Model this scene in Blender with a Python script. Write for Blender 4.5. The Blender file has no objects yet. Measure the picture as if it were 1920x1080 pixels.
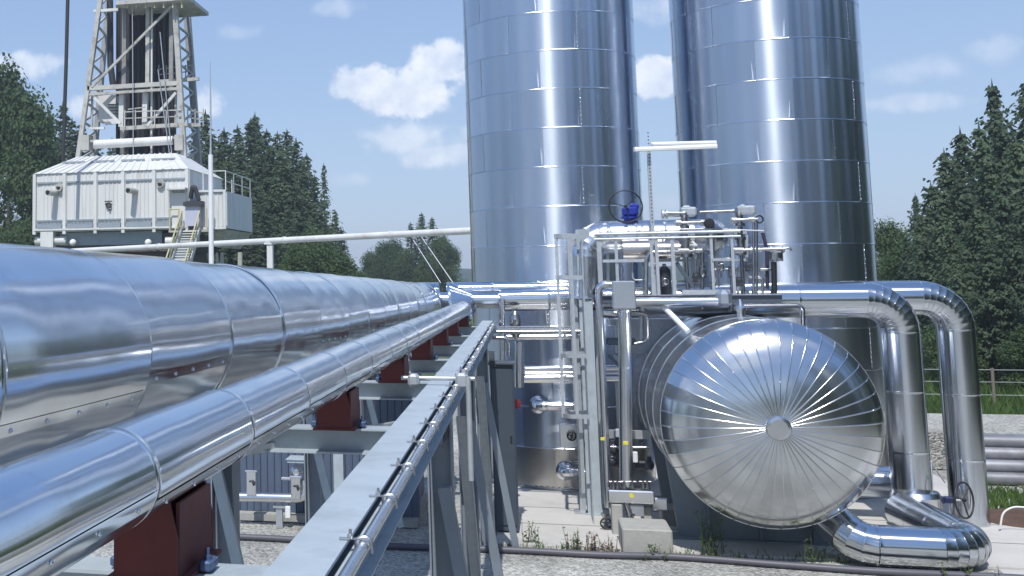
import bpy, math, random
from mathutils import Vector, Matrix, noise as mnoise
random.seed(7)
R = math.radians
scene = bpy.context.scene
COL = scene.collection

# ------------------------------------------------------------------ camera
EYE = Vector((0.0, 0.0, 4.2))
FPX, CX, CY = 2179.7, 402.9, 291.7          # focal length and optical axis in photograph pixels (the photograph is a crop)
PITCH, ROLL, AZ = 0.10528, -0.01026, 0.2586
_c, _s = math.cos(AZ), math.sin(AZ)
_r0, _f0 = Vector((_c, _s, 0)), Vector((-_s, _c, 0))
FWD = _f0 * math.cos(PITCH) + Vector((0, 0, math.sin(PITCH)))
_u0 = -_f0 * math.sin(PITCH) + Vector((0, 0, math.cos(PITCH)))
RIGHT = _r0 * math.cos(ROLL) + _u0 * math.sin(ROLL)
UP = -_r0 * math.sin(ROLL) + _u0 * math.cos(ROLL)
cd = bpy.data.cameras.new('camera')
cam = bpy.data.objects.new('camera', cd)
COL.objects.link(cam)
cam.matrix_world = Matrix(((RIGHT.x, UP.x, -FWD.x, EYE.x), (RIGHT.y, UP.y, -FWD.y, EYE.y), (RIGHT.z, UP.z, -FWD.z, EYE.z), (0, 0, 0, 1)))
cd.sensor_width = 36.0
cd.lens = FPX * 36.0 / 1920
cd.shift_x = (960 - CX) / 1920
cd.shift_y = (CY - 540) / 1920
cd.clip_start = 0.05
cd.clip_end = 4000
scene.camera = cam

def ray(px, py):                             # direction of sight through a point of the photograph
    return FWD + RIGHT * ((px - CX) / FPX) - UP * ((py - CY) / FPX)
def P(px, py, Y):                            # the place at distance Y along the pipe rack that is seen at (px, py)
    d = ray(px, py); return EYE + d * (Y / d.y)

# ------------------------------------------------------------------ world, sun, exposure
SUN_EL, SUN_AZ = R(57), R(1.5)                # behind the camera, a little to the left
sun_dir = Vector((-math.sin(SUN_AZ) * math.cos(SUN_EL), -math.cos(SUN_AZ) * math.cos(SUN_EL), math.sin(SUN_EL)))
world = bpy.data.worlds.new('World'); scene.world = world
world.use_nodes = True
wt = world.node_tree; wt.nodes.clear()
def wn(t, **k):
    n = wt.nodes.new(t)
    for a, b in k.items(): setattr(n, a, b)
    return n
wl = wt.links.new
w_out = wn('ShaderNodeOutputWorld'); w_bg = wn('ShaderNodeBackground')
w_bg.inputs['Strength'].default_value = 0.112
sky = wn('ShaderNodeTexSky', sky_type='NISHITA')
sky.sun_disc = False
sky.sun_elevation = SUN_EL
sky.sun_rotation = math.atan2(sun_dir.x, sun_dir.y)
sky.altitude = 500; sky.air_density = 1.25; sky.dust_density = 0.6; sky.ozone_density = 2.2
geo = wn('ShaderNodeNewGeometry')
dvec = wn('ShaderNodeVectorMath', operation='SCALE'); dvec.inputs['Scale'].default_value = -1.0
wl(geo.outputs['Incoming'], dvec.inputs[0])
DV = dvec.outputs[0]
def wmath(op, a, b=None):
    n = wn('ShaderNodeMath', operation=op)
    for i, v in enumerate((a, b)):
        if v is None: continue
        if isinstance(v, (int, float)): n.inputs[i].default_value = v
        else: wl(v, n.inputs[i])
    return n.outputs[0]
def wdot(v):
    n = wn('ShaderNodeVectorMath', operation='DOT_PRODUCT'); wl(DV, n.inputs[0]); n.inputs[1].default_value = v
    return n.outputs['Value']
cn = wn('ShaderNodeTexNoise'); cn.inputs['Scale'].default_value = 16; cn.inputs['Detail'].default_value = 8; cn.inputs['Roughness'].default_value = 0.62
wl(DV, cn.inputs['Vector'])
cn2 = wn('ShaderNodeTexNoise'); cn2.inputs['Scale'].default_value = 55; cn2.inputs['Detail'].default_value = 5
wl(DV, cn2.inputs['Vector'])
nz = wmath('ADD', wmath('MULTIPLY', wmath('SUBTRACT', cn.outputs['Fac'], 0.5), 2.2), wmath('MULTIPLY', wmath('SUBTRACT', cn2.outputs['Fac'], 0.5), 1.5))
upv = wn('ShaderNodeVectorMath', operation='ADD'); wl(DV, upv.inputs[0]); upv.inputs[1].default_value = (0.004, 0.004, -0.014)   # a little lower: lit tops, shaded undersides
cn3 = wn('ShaderNodeTexNoise'); cn3.inputs['Scale'].default_value = 16; cn3.inputs['Detail'].default_value = 8; cn3.inputs['Roughness'].default_value = 0.62; wl(upv.outputs[0], cn3.inputs['Vector'])
nz2 = wmath('ADD', wmath('MULTIPLY', wmath('SUBTRACT', cn3.outputs['Fac'], cn.outputs['Fac']), 3.2), wmath('MULTIPLY', wmath('SUBTRACT', cn2.outputs['Fac'], 0.5), 0.8))
def cloud_dir(az, el): return Vector((math.sin(az) * math.cos(el), math.cos(az) * math.cos(el), math.sin(el)))
CLOUDS = []                                  # (direction, half width, half height, strength)
for px, py, w, h, st in ((765, 170, 150, 75, 1.0), (820, 125, 85, 62, 1.0), (690, 165, 90, 40, .9), (770, 255, 160, 45, .62), (840, 290, 100, 35, .7), (55, 122, 95, 40, .8), (1235, 145, 70, 50, 1.0),
                         (1710, 192, 100, 24, .55), (1740, 128, 90, 34, .42), (1860, 95, 60, 30, .42), (455, 62, 75, 22, .38), (640, 14, 70, 26, .42), (385, 195, 55, 50, .7),
                         (150, 200, 45, 35, .65), (1220, 15, 80, 40, .5), (655, 335, 60, 20, .35), (1250, 380, 60, 22, .4)):
    CLOUDS.append((ray(px, py).normalized(), w / FPX, h / FPX, st))
for az, el, w, h, st in ((95, 14, .2, .06, .8), (135, 22, .26, .09, .9), (165, 13, .2, .06, .8), (185, 30, .3, .12, .9), (215, 16, .22, .07, .9), (250, 24, .3, .1, .8),
                         (285, 12, .2, .05, .7), (320, 30, .2, .08, .6), (60, 34, .25, .1, .7), (20, 48, .2, .1, .5), (120, 52, .3, .16, .7), (230, 48, .3, .16, .7)):
    CLOUDS.append((cloud_dir(R(az), R(el)), w, h, st))
acc = None
for c, w, h, st in CLOUDS:
    e1 = c.cross(Vector((0, 0, 1))).normalized(); e2 = e1.cross(c).normalized()
    u = wmath('POWER', wmath('DIVIDE', wdot(e1), w), 2); v = wmath('POWER', wmath('DIVIDE', wdot(e2), h), 2)
    m = wmath('SUBTRACT', 0.85, wmath('ADD', u, v))
    m = wmath('ADD', m, nz)
    mr = wn('ShaderNodeMapRange', interpolation_type='SMOOTHSTEP'); wl(m, mr.inputs['Value'])
    mr.inputs['From Min'].default_value = 0.18; mr.inputs['From Max'].default_value = 0.18 + .45 + 1.1 * (1 - st)
    mr.inputs['To Max'].default_value = st
    m = wmath('MULTIPLY', mr.outputs[0], wmath('GREATER_THAN', wdot(c), 0.5))
    acc = m if acc is None else wmath('MAXIMUM', acc, m)
sepd = wn('ShaderNodeSeparateXYZ'); wl(DV, sepd.inputs[0])
gr = wn('ShaderNodeMapRange'); wl(sepd.outputs['Z'], gr.inputs['Value']); gr.inputs['From Min'].default_value = 0.0; gr.inputs['From Max'].default_value = 0.45
sky_grad = wn('ShaderNodeMix', data_type='RGBA'); wl(gr.outputs[0], sky_grad.inputs['Factor'])
sky_grad.inputs['A'].default_value = (4.2, 5.6, 8.0, 1); sky_grad.inputs['B'].default_value = (1.7, 3.05, 6.2, 1)
haze_mix = wn('ShaderNodeMix', data_type='RGBA'); haze_mix.inputs['Factor'].default_value = 0.72
wl(sky.outputs['Color'], haze_mix.inputs['A']); wl(sky_grad.outputs['Result'], haze_mix.inputs['B'])
cl_mix = wn('ShaderNodeMix', data_type='RGBA'); wl(acc, cl_mix.inputs['Factor'])
cs = wn('ShaderNodeMapRange'); wl(nz2, cs.inputs['Value']); cs.inputs['From Min'].default_value = -.6; cs.inputs['From Max'].default_value = .45
cl_col = wn('ShaderNodeMix', data_type='RGBA'); wl(cs.outputs[0], cl_col.inputs['Factor']); cl_col.inputs['A'].default_value = (5.6, 6.5, 8.2, 1); cl_col.inputs['B'].default_value = (8.0, 8.5, 9.3, 1)
wl(haze_mix.outputs['Result'], cl_mix.inputs['A']); wl(cl_col.outputs['Result'], cl_mix.inputs['B'])
wl(cl_mix.outputs['Result'], w_bg.inputs['Color']); wl(w_bg.outputs[0], w_out.inputs['Surface'])

sd = bpy.data.lights.new('sun', 'SUN'); sd.energy = 4.1; sd.angle = R(0.55); sd.color = (1.0, 0.965, 0.91)
sun = bpy.data.objects.new('sun', sd); COL.objects.link(sun)
sun.rotation_euler = (-sun_dir).to_track_quat('-Z', 'Y').to_euler()
sun.location = (0, -20, 40)
vs = scene.view_settings
vs.view_transform = 'Standard'; vs.look = 'None'; vs.gamma = 1; vs.exposure = 0.1; vs.use_curve_mapping = False
scene.cycles.max_bounces = 6; scene.cycles.glossy_bounces = 4; scene.cycles.diffuse_bounces = 3

# ------------------------------------------------------------------ materials
MATS = {}
def mat(name, color=(.5, .5, .5), rough=.5, metal=0.0, vary=.0, vscale=4.0, bump=0.0, bscale=30.0, aniso=0.0, arot=0.0, axis='Z',
        objvary=0.0, wave=None, dirt=None, dirt_scale=1.5, spec=0.5, stretch=None):
    if name in MATS: return MATS[name]
    m = bpy.data.materials.new(name); m.use_nodes = True; MATS[name] = m
    nt = m.node_tree; b = nt.nodes['Principled BSDF']; L = nt.links.new
    b.inputs['Roughness'].default_value = rough; b.inputs['Metallic'].default_value = metal
    b.inputs['Specular IOR Level'].default_value = spec
    tc = nt.nodes.new('ShaderNodeTexCoord'); oi = nt.nodes.new('ShaderNodeObjectInfo')
    off = nt.nodes.new('ShaderNodeVectorMath'); off.operation = 'MULTIPLY_ADD'
    L(oi.outputs['Random'], off.inputs[0]); off.inputs[1].default_value = (37, 53, 71); L(tc.outputs['Object'], off.inputs[2])
    vec = off.outputs[0]
    if stretch:
        mp = nt.nodes.new('ShaderNodeVectorMath'); mp.operation = 'MULTIPLY'; L(vec, mp.inputs[0]); mp.inputs[1].default_value = stretch; vec = mp.outputs[0]
    col = nt.nodes.new('ShaderNodeRGB'); col.outputs[0].default_value = (*color, 1); cur = col.outputs[0]
    if vary:
        n = nt.nodes.new('ShaderNodeTexNoise'); n.inputs['Scale'].default_value = vscale; n.inputs['Detail'].default_value = 6; L(vec, n.inputs['Vector'])
        mr = nt.nodes.new('ShaderNodeMapRange'); L(n.outputs['Fac'], mr.inputs['Value']); mr.inputs['From Min'].default_value = .25; mr.inputs['From Max'].default_value = .75
        mr.inputs['To Min'].default_value = 1 - vary; mr.inputs['To Max'].default_value = 1 + vary
        x = nt.nodes.new('ShaderNodeVectorMath'); x.operation = 'SCALE'; L(cur, x.inputs[0]); L(mr.outputs[0], x.inputs['Scale']); cur = x.outputs[0]
    if objvary:
        mr = nt.nodes.new('ShaderNodeMapRange'); L(oi.outputs['Random'], mr.inputs['Value']); mr.inputs['To Min'].default_value = 1 - objvary; mr.inputs['To Max'].default_value = 1 + objvary
        x = nt.nodes.new('ShaderNodeVectorMath'); x.operation = 'SCALE'; L(cur, x.inputs[0]); L(mr.outputs[0], x.inputs['Scale']); cur = x.outputs[0]
    if dirt:
        n = nt.nodes.new('ShaderNodeTexNoise'); n.inputs['Scale'].default_value = dirt_scale; n.inputs['Detail'].default_value = 8; n.inputs['Roughness'].default_value = .7; L(vec, n.inputs['Vector'])
        mr = nt.nodes.new('ShaderNodeMapRange'); L(n.outputs['Fac'], mr.inputs['Value']); mr.inputs['From Min'].default_value = .52; mr.inputs['From Max'].default_value = .72; mr.inputs['To Max'].default_value = .8
        mx = nt.nodes.new('ShaderNodeMix'); mx.data_type = 'RGBA'; L(mr.outputs[0], mx.inputs['Factor']); L(cur, mx.inputs['A']); mx.inputs['B'].default_value = (*dirt, 1); cur = mx.outputs['Result']
    L(cur, b.inputs['Base Color'])
    hsrc = None
    if bump:
        n = nt.nodes.new('ShaderNodeTexNoise'); n.inputs['Scale'].default_value = bscale; n.inputs['Detail'].default_value = 4; L(vec, n.inputs['Vector'])
        bp = nt.nodes.new('ShaderNodeBump'); bp.inputs['Strength'].default_value = 1; bp.inputs['Distance'].default_value = bump; L(n.outputs['Fac'], bp.inputs['Height']); hsrc = bp
    if wave:                                  # slow dents of thin sheet
        n = nt.nodes.new('ShaderNodeTexNoise'); n.inputs['Scale'].default_value = wave[0]; n.inputs['Detail'].default_value = 1; L(vec, n.inputs['Vector'])
        bp = nt.nodes.new('ShaderNodeBump'); bp.inputs['Strength'].default_value = 1; bp.inputs['Distance'].default_value = wave[1]; L(n.outputs['Fac'], bp.inputs['Height'])
        if hsrc: L(hsrc.outputs[0], bp.inputs['Normal'])
        hsrc = bp
    if hsrc: L(hsrc.outputs[0], b.inputs['Normal'])
    if aniso:
        b.inputs['Anisotropic'].default_value = aniso; b.inputs['Anisotropic Rotation'].default_value = arot
        tg = nt.nodes.new('ShaderNodeTangent'); tg.direction_type = 'RADIAL'; tg.axis = axis; L(tg.outputs[0], b.inputs['Tangent'])
    if metal > .5:                            # rolled sheet is never evenly bright
        n = nt.nodes.new('ShaderNodeTexNoise'); n.inputs['Scale'].default_value = 2.3; n.inputs['Detail'].default_value = 5; L(vec, n.inputs['Vector'])
        mr = nt.nodes.new('ShaderNodeMapRange'); L(n.outputs['Fac'], mr.inputs['Value']); mr.inputs['To Min'].default_value = rough * .75; mr.inputs['To Max'].default_value = rough * 1.25
        L(mr.outputs[0], b.inputs['Roughness'])
    return m

ALU_TANK = mat('aluminium_tank', (.55, .605, .69), .25, 1, vary=.06, vscale=1.2, aniso=.93, arot=0.25, axis='Z', objvary=.07, wave=(2.2, .0016), stretch=(1, 1, .12))
ALU_PIPE = mat('aluminium_pipe', (.76, .79, .83), .125, 1, vary=.04, vscale=1.5, aniso=.6, arot=0.25, axis='Z', objvary=.03, wave=(1.5, .013), dirt=(.66, .66, .66), dirt_scale=2.5)
ALU_SMALL = mat('aluminium_small_pipe', (.76, .77, .79), .24, 1, vary=.05, objvary=.05, wave=(5, .001))
ALU_HEAD = mat('aluminium_head', (.66, .68, .70), .20, 1, vary=.04, objvary=.05, wave=(3, .003))
ALU_SHELL = mat('aluminium_shell', (.72, .73, .75), .22, 1, vary=.05, objvary=.04, wave=(1.8, .012))
STAINLESS = mat('stainless', (.62, .62, .63), .3, 1, vary=.08)
GALV = mat('galvanised', (.50, .53, .56), .42, .55, vary=.1, vscale=14, objvary=.06)
PAINT_GREY = mat('grey_blue_paint', (.39, .455, .505), .48, 0, vary=.10, vscale=5, dirt=(.27, .305, .32), dirt_scale=3.0, objvary=.04, bump=.0008, bscale=60)
PAINT_DARK = mat('dark_slate_paint', (.075, .095, .125), .5, 0, vary=.08, objvary=.04)
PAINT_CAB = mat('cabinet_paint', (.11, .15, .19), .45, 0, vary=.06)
HUT = mat('hut_sheet', (.085, .115, .175), .45, 0, vary=.06, objvary=.04)
RED = mat('red_primer', (.135, .024, .022), .62, 0, vary=.18, vscale=6, dirt=(.07, .02, .02), dirt_scale=5)
BLUE = mat('valve_blue', (.012, .03, .30), .42)
BLACK = mat('black_paint', (.015, .016, .02), .45)
RUBBER = mat('rubber', (.03, .032, .035), .7)
WHITE = mat('white_paint', (.74, .76, .77), .45, vary=.04)
RIGW = mat('rig_white', (.64, .65, .64), .5, vary=.07, vscale=1.6, dirt=(.50, .47, .42), dirt_scale=1.1, objvary=.03, stretch=(1, 1, .22))
RIGS = mat('rig_steel', (.46, .455, .42), .55, vary=.15, vscale=1.2, dirt=(.17, .13, .10), dirt_scale=1.6, objvary=.12)
RIGIN = mat('rig_inner_steel', (.27, .265, .26), .6, vary=.2, dirt=(.12, .10, .08), dirt_scale=1.2, objvary=.1)
RIGGREY = mat('rig_grey_beam', (.27, .32, .36), .5, vary=.1)
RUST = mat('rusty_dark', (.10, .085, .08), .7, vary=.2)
DRILL = mat('drill_pipe_steel', (.035, .033, .038), .55, .2, vary=.2, objvary=.5)
YELLOW = mat('yellow_rail', (.50, .46, .27), .55)
STICKER = mat('yellow_sticker', (.7, .62, .05), .5)
CONC = mat('concrete', (.50, .49, .47), .85, vary=.08, vscale=1.3, bump=.004, bscale=60, dirt=(.38, .37, .34), dirt_scale=.6)
CONC2 = mat('concrete_block', (.36, .36, .335), .85, vary=.1, vscale=5, bump=.006, bscale=50, dirt=(.24, .24, .21), dirt_scale=3)
HOSE = mat('hose', (.09, .09, .11), .5)
BARK = mat('bark', (.09, .07, .055), .9, vary=.25, vscale=8)
BRONZE = mat('bronze_tint_sheet', (.60, .55, .52), .25, 1, vary=.05)

ALU_LOW = mat('aluminium_foot', (.60, .575, .54), .24, 1, vary=.06, vscale=1.2, aniso=.5, arot=0.25, axis='Z', objvary=.06, wave=(1.4, .003))  # tank foot sheets: the reflected ground is put into the warm tint
ALU_BEND = mat('aluminium_bend', (.62, .65, .69), .17, 1, vary=.05, vscale=1.5, aniso=.85, arot=0.25, axis='Z', objvary=.06, wave=(2.0, .002), stretch=(1, 1, .4))
STEELCOL_SHADED = mat('column_steel_shaded', (.21, .245, .285), .5, .1, vary=.1, dirt=(.15, .17, .19), dirt_scale=2, objvary=.05)  # rack steel with the shade below the beam put into its grey
def leaf_mat(name, c1, c2):
    m = bpy.data.materials.new(name); m.use_nodes = True; nt = m.node_tree; b = nt.nodes['Principled BSDF']; L = nt.links.new
    tc = nt.nodes.new('ShaderNodeTexCoord'); oi = nt.nodes.new('ShaderNodeObjectInfo')
    n = nt.nodes.new('ShaderNodeTexNoise'); n.inputs['Scale'].default_value = .7; n.inputs['Detail'].default_value = 3; L(tc.outputs['Object'], n.inputs['Vector'])
    ad = nt.nodes.new('ShaderNodeMath'); ad.operation = 'MULTIPLY_ADD'; L(oi.outputs['Random'], ad.inputs[0]); ad.inputs[1].default_value = .35; L(n.outputs['Fac'], ad.inputs[2])
    mr = nt.nodes.new('ShaderNodeMapRange'); L(ad.outputs[0], mr.inputs['Value']); mr.inputs['From Min'].default_value = .38; mr.inputs['From Max'].default_value = .92
    mx = nt.nodes.new('ShaderNodeMix'); mx.data_type = 'RGBA'; L(mr.outputs[0], mx.inputs['Factor']); mx.inputs['A'].default_value = (*c1, 1); mx.inputs['B'].default_value = (*c2, 1)
    L(mx.outputs['Result'], b.inputs['Base Color']); b.inputs['Roughness'].default_value = .6; b.inputs['Specular IOR Level'].default_value = .25
    tr = nt.nodes.new('ShaderNodeBsdfTranslucent'); L(mx.outputs['Result'], tr.inputs['Color']); ms_ = nt.nodes.new('ShaderNodeMixShader'); ms_.inputs[0].default_value = .48
    L(b.outputs[0], ms_.inputs[1]); L(tr.outputs[0], ms_.inputs[2]); L(ms_.outputs[0], nt.nodes['Material Output'].inputs['Surface'])
    return m
SPRUCE = leaf_mat('spruce_needles', (.080, .120, .070), (.15, .215, .115))
SPRUCE2 = leaf_mat('spruce_needles_grey', (.072, .108, .070), (.145, .205, .115))
BROAD = leaf_mat('broad_leaves', (.058, .105, .042), (.125, .19, .075))
GRASSM = leaf_mat('grass_blades', (.065, .125, .03), (.14, .225, .06))
WEEDM = leaf_mat('weed_leaves', (.09, .15, .04), (.22, .27, .12))
WEEDR = leaf_mat('reddish_weed', (.16, .10, .07), (.26, .17, .12))

# ------------------------------------------------------------------ mesh builder
def frame(d, up=Vector((0, 0, 1))):
    d = d.normalized()
    if abs(d.dot(up)) > .98: up = Vector((0, 1, 0)) if abs(d.y) < .9 else Vector((1, 0, 0))
    x = d.cross(up).normalized(); y = x.cross(d).normalized()
    return x, y, d
class MB:
    def __init__(s): s.v = []; s.f = []; s.sm = []; s.mi = []; s.cur = 0
    def add(s, vs, fs, smooth=False):
        o = len(s.v); s.v.extend([tuple(v) for v in vs])
        for f in fs: s.f.append(tuple(i + o for i in f)); s.sm.append(smooth); s.mi.append(s.cur)
        return s
    def box(s, c, size, rz=0.0):
        c = Vector(c); hx, hy, hz = size[0] / 2, size[1] / 2, size[2] / 2; ca, sa = math.cos(rz), math.sin(rz)
        vs = []
        for z in (-hz, hz):
            for x, y in ((-hx, -hy), (hx, -hy), (hx, hy), (-hx, hy)):
                vs.append((c.x + x * ca - y * sa, c.y + x * sa + y * ca, c.z + z))
        return s.add(vs, [(3, 2, 1, 0), (4, 5, 6, 7), (0, 1, 5, 4), (1, 2, 6, 5), (2, 3, 7, 6), (3, 0, 4, 7)])
    def cb(s, c, size, b=.01, rz=0.0):        # box with chamfered edges
        c = Vector(c); ca, sa = math.cos(rz), math.sin(rz); h = [max(q / 2, .0005) for q in size]; b = min(b, min(h) * .6)
        prof = [(h[0] - b, h[1]), (h[0], h[1] - b), (h[0], -h[1] + b), (h[0] - b, -h[1]), (-h[0] + b, -h[1]), (-h[0], -h[1] + b), (-h[0], h[1] - b), (-h[0] + b, h[1])]
        vs = []
        for z, ins in ((-h[2], b), (-h[2] + b, 0), (h[2] - b, 0), (h[2], b)):
            for x, y in prof:
                kx = (h[0] - ins) / h[0]; ky = (h[1] - ins) / h[1]; x2, y2 = x * kx, y * ky
                vs.append((c.x + x2 * ca - y2 * sa, c.y + x2 * sa + y2 * ca, c.z + z))
        fs = [tuple(range(8)), tuple(range(31, 23, -1))]
        for k in range(3):
            for i in range(8): j = (i + 1) % 8; fs.append((k * 8 + j, k * 8 + i, k * 8 + 8 + i, k * 8 + 8 + j))
        return s.add(vs, fs)
    def prism(s, a, b, prof, up=Vector((0, 0, 1)), caps=True):   # profile (x,y) swept from a to b, y towards up
        a, b = Vector(a), Vector(b); x, y, d = frame(b - a, up); n = len(prof)
        vs = [q + x * p[0] + y * p[1] for q in (a, b) for p in prof]
        fs = [(i, (i + 1) % n, n + (i + 1) % n, n + i) for i in range(n)]
        if caps: fs += [tuple(range(n - 1, -1, -1)), tuple(range(n, 2 * n))]
        return s.add(vs, fs)
    def bar(s, a, b, w, h=None, up=Vector((0, 0, 1))):
        h = h or w; return s.prism(a, b, [(-w / 2, -h / 2), (w / 2, -h / 2), (w / 2, h / 2), (-w / 2, h / 2)], up)
    def ibeam(s, a, b, w, h, tf=.012, tw=.009, up=Vector((0, 0, 1))):
        W, H, t = w / 2, h / 2, tw / 2
        for pr in ([(-W, H - tf), (W, H - tf), (W, H), (-W, H)], [(-W, -H), (W, -H), (W, -H + tf), (-W, -H + tf)], [(-t, -H + tf), (t, -H + tf), (t, H - tf), (-t, H - tf)]): s.prism(a, b, pr, up)
        return s
    def channel(s, a, b, w, h, t=.008, up=Vector((0, 0, 1))):
        W, H = w / 2, h / 2
        return s.prism(a, b, [(-W, -H), (W, -H), (W, -H + t), (-W + t, -H + t), (-W + t, H - t), (W, H - t), (W, H), (-W, H)], up)
    def tube(s, pts, r, n=12, caps=True):
        pts = [Vector(p) for p in pts]; m = len(pts); rr = r if isinstance(r, (list, tuple)) else [r] * m
        tg = [(pts[min(i + 1, m - 1)] - pts[max(i - 1, 0)]).normalized() for i in range(m)]
        x, y, _ = frame(tg[0]); vs = []
        for i in range(m):
            if i:
                q = tg[i - 1].rotation_difference(tg[i]); x = q @ x; y = q @ y
            for k in range(n):
                a = 2 * math.pi * k / n; vs.append(pts[i] + (x * math.cos(a) + y * math.sin(a)) * rr[i])
        fs = [(i * n + k, i * n + (k + 1) % n, (i + 1) * n + (k + 1) % n, (i + 1) * n + k) for i in range(m - 1) for k in range(n)]
        s.add(vs, fs, True)
        if caps: s.add(vs[:n], [tuple(range(n - 1, -1, -1))]); s.add(vs[-n:], [tuple(range(n))])
        return s
    def lathe(s, a, d, prof, n=16):           # prof: (distance along d, radius); split where listed twice
        a = Vector(a); x, y, d = frame(Vector(d)); ring = []
        for t, r in prof: ring.append([a + d * t + (x * math.cos(2 * math.pi * k / n) + y * math.sin(2 * math.pi * k / n)) * max(r, 1e-4) for k in range(n)])
        for i in range(len(prof) - 1):
            s.add(ring[i] + ring[i + 1], [(k, (k + 1) % n, n + (k + 1) % n, n + k) for k in range(n)], abs(prof[i + 1][1] - prof[i][1]) < abs(prof[i + 1][0] - prof[i][0]) * 8)
        s.add(ring[0], [tuple(range(n - 1, -1, -1))]); s.add(ring[-1], [tuple(range(n))])
        return s
    def torus(s, c, nrm, Rr, r, n=28, k=8):
        c = Vector(c); x, y, d = frame(Vector(nrm)); vs = []
        for i in range(n):
            a = 2 * math.pi * i / n; e = x * math.cos(a) + y * math.sin(a)
            for j in range(k):
                b = 2 * math.pi * j / k; vs.append(c + e * (Rr + r * math.cos(b)) + d * r * math.sin(b))
        return s.add(vs, [(i * k + j, ((i + 1) % n) * k + j, ((i + 1) % n) * k + (j + 1) % k, i * k + (j + 1) % k) for i in range(n) for j in range(k)], True)
    def dome(s, c, d, r, h=None, n=8):
        h = h or r; return s.lathe(c, d, [(0, r), (h * .5, r * .85), (h * .85, r * .5), (h, .02 * r)], n)
    def mesh(s, name, mats, o=Vector((0, 0, 0))):
        me = bpy.data.meshes.new(name)
        me.from_pydata([(v[0] - o[0], v[1] - o[1], v[2] - o[2]) for v in s.v], [], s.f)
        me.polygons.foreach_set('use_smooth', s.sm)
        for m in (mats if isinstance(mats, (list, tuple)) else [mats]): me.materials.append(m)
        if any(s.mi): me.polygons.foreach_set('material_index', s.mi)
        me.update(); return me
    def build(s, name, mats, parent=None):
        o = Vector((0, 0, 0))
        q = parent
        while q is not None: o = o + Vector(q.location); q = q.parent
        return link(name, s.mesh(name, mats, o), parent)
def link(name, me, parent=None, loc=(0, 0, 0)):
    ob = bpy.data.objects.new(name, me); COL.objects.link(ob); ob.location = loc
    if parent is not None: ob.parent = parent
    return ob
def tag(o, label=None, cat=None, group=None, kind=None):
    for k, v in (('label', label), ('category', cat), ('group', group), ('kind', kind)):
        if v: o[k] = v
    return o
def thing(name, label, cat, loc=(0, 0, 0), group=None):
    o = bpy.data.objects.new(name, None); COL.objects.link(o); o.location = loc; o.empty_display_size = .2
    return tag(o, label, cat, group)
def solid(name, mb, m, label, cat, group=None): return tag(mb.build(name, m), label, cat, group)
def struct(name, mb, m): return tag(mb.build(name, m), kind='structure')
def fillet(pts, rad, k=6):
    pts = [Vector(p) for p in pts]; out = [pts[0]]
    for i in range(1, len(pts) - 1):
        a, b, c = pts[i - 1], pts[i], pts[i + 1]; u = (a - b).normalized(); v = (c - b).normalized(); ang = u.angle(v)
        if ang > math.pi - .02: out.append(b); continue
        t = min(rad / math.tan(ang / 2), (a - b).length * .49, (c - b).length * .49); r2 = t * math.tan(ang / 2)
        ctr = b + (u + v).normalized() * (r2 / math.sin(ang / 2)); s0 = b + u * t - ctr; s1 = b + v * t - ctr
        tot = s0.angle(s1); ax = s0.cross(s1).normalized()
        for j in range(k + 1): out.append(ctr + Matrix.Rotation(tot * j / k, 3, ax) @ s0)
    out.append(pts[-1]); return out

# ------------------------------------------------------------------ insulated pipes: every sheet-metal sleeve is a part
def sleeve_mesh(L, r, n, m, screws=True, seam_ang=0.0, lip=.003):
    mb = MB(); prof = [(0, r + lip * .6), (.004, r + lip), (.012, r + lip), (.018, r + lip * .2), (.05, r), (L * .5, r), (L + .012, r - .0005)]
    rings = []
    for t, rad in prof:
        ring = []
        for k in range(n + 1):
            a = seam_ang + 2 * math.pi * k / n; rr = rad
            ring.append((rr * math.cos(a), rr * math.sin(a), t))
        rings.append(ring)
    w = n + 1
    mb.add([v for q in rings for v in q], [(i * w + k, i * w + k + 1, (i + 1) * w + k + 1, (i + 1) * w + k) for i in range(len(prof) - 1) for k in range(n)], True)
    c0 = [(q * math.cos(2 * math.pi * k / n), q * math.sin(2 * math.pi * k / n), 0) for q in (r - .004, r + lip * .6) for k in range(n)]
    mb.add(c0, [(k, n + k, n + (k + 1) % n, (k + 1) % n) for k in range(n)])
    a = seam_ang                                # the lap: a narrow step along the sleeve
    mb.add([((r + q) * math.cos(a), (r + q) * math.sin(a), t) for q in (0, .0022) for t in (.02, L)], [(0, 1, 3, 2)])
    ax = [seam_ang - .045 / r * q / 3 for q in range(4)]; mb.add([((r + .0022) * math.cos(q), (r + .0042) * math.sin(q), t) for q in ax for t in (.02, L)], [(2 * q, 2 * q + 1, 2 * q + 3, 2 * q + 2) for q in range(3)], True)
    if screws:
        k = max(3, int(L / .24)); a2 = seam_ang - .02 / r
        for i in range(k):
            t = L * (i + .5) / k
            c = Vector(((r + .003) * math.cos(a2), (r + .003) * math.sin(a2), t)); mb.dome(c, (math.cos(a2), math.sin(a2), 0), .0095 if r > .2 else .007, .007, 6)
    return mb.mesh('sleeve', m)
def place(ob, p, d, spin=0.0):
    q = Vector((0, 0, 1)).rotation_difference(Vector(d).normalized())
    ob.rotation_mode = 'QUATERNION'; ob.rotation_quaternion = q @ Matrix.Rotation(spin, 3, 'Z').to_quaternion(); ob.location = p
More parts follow.
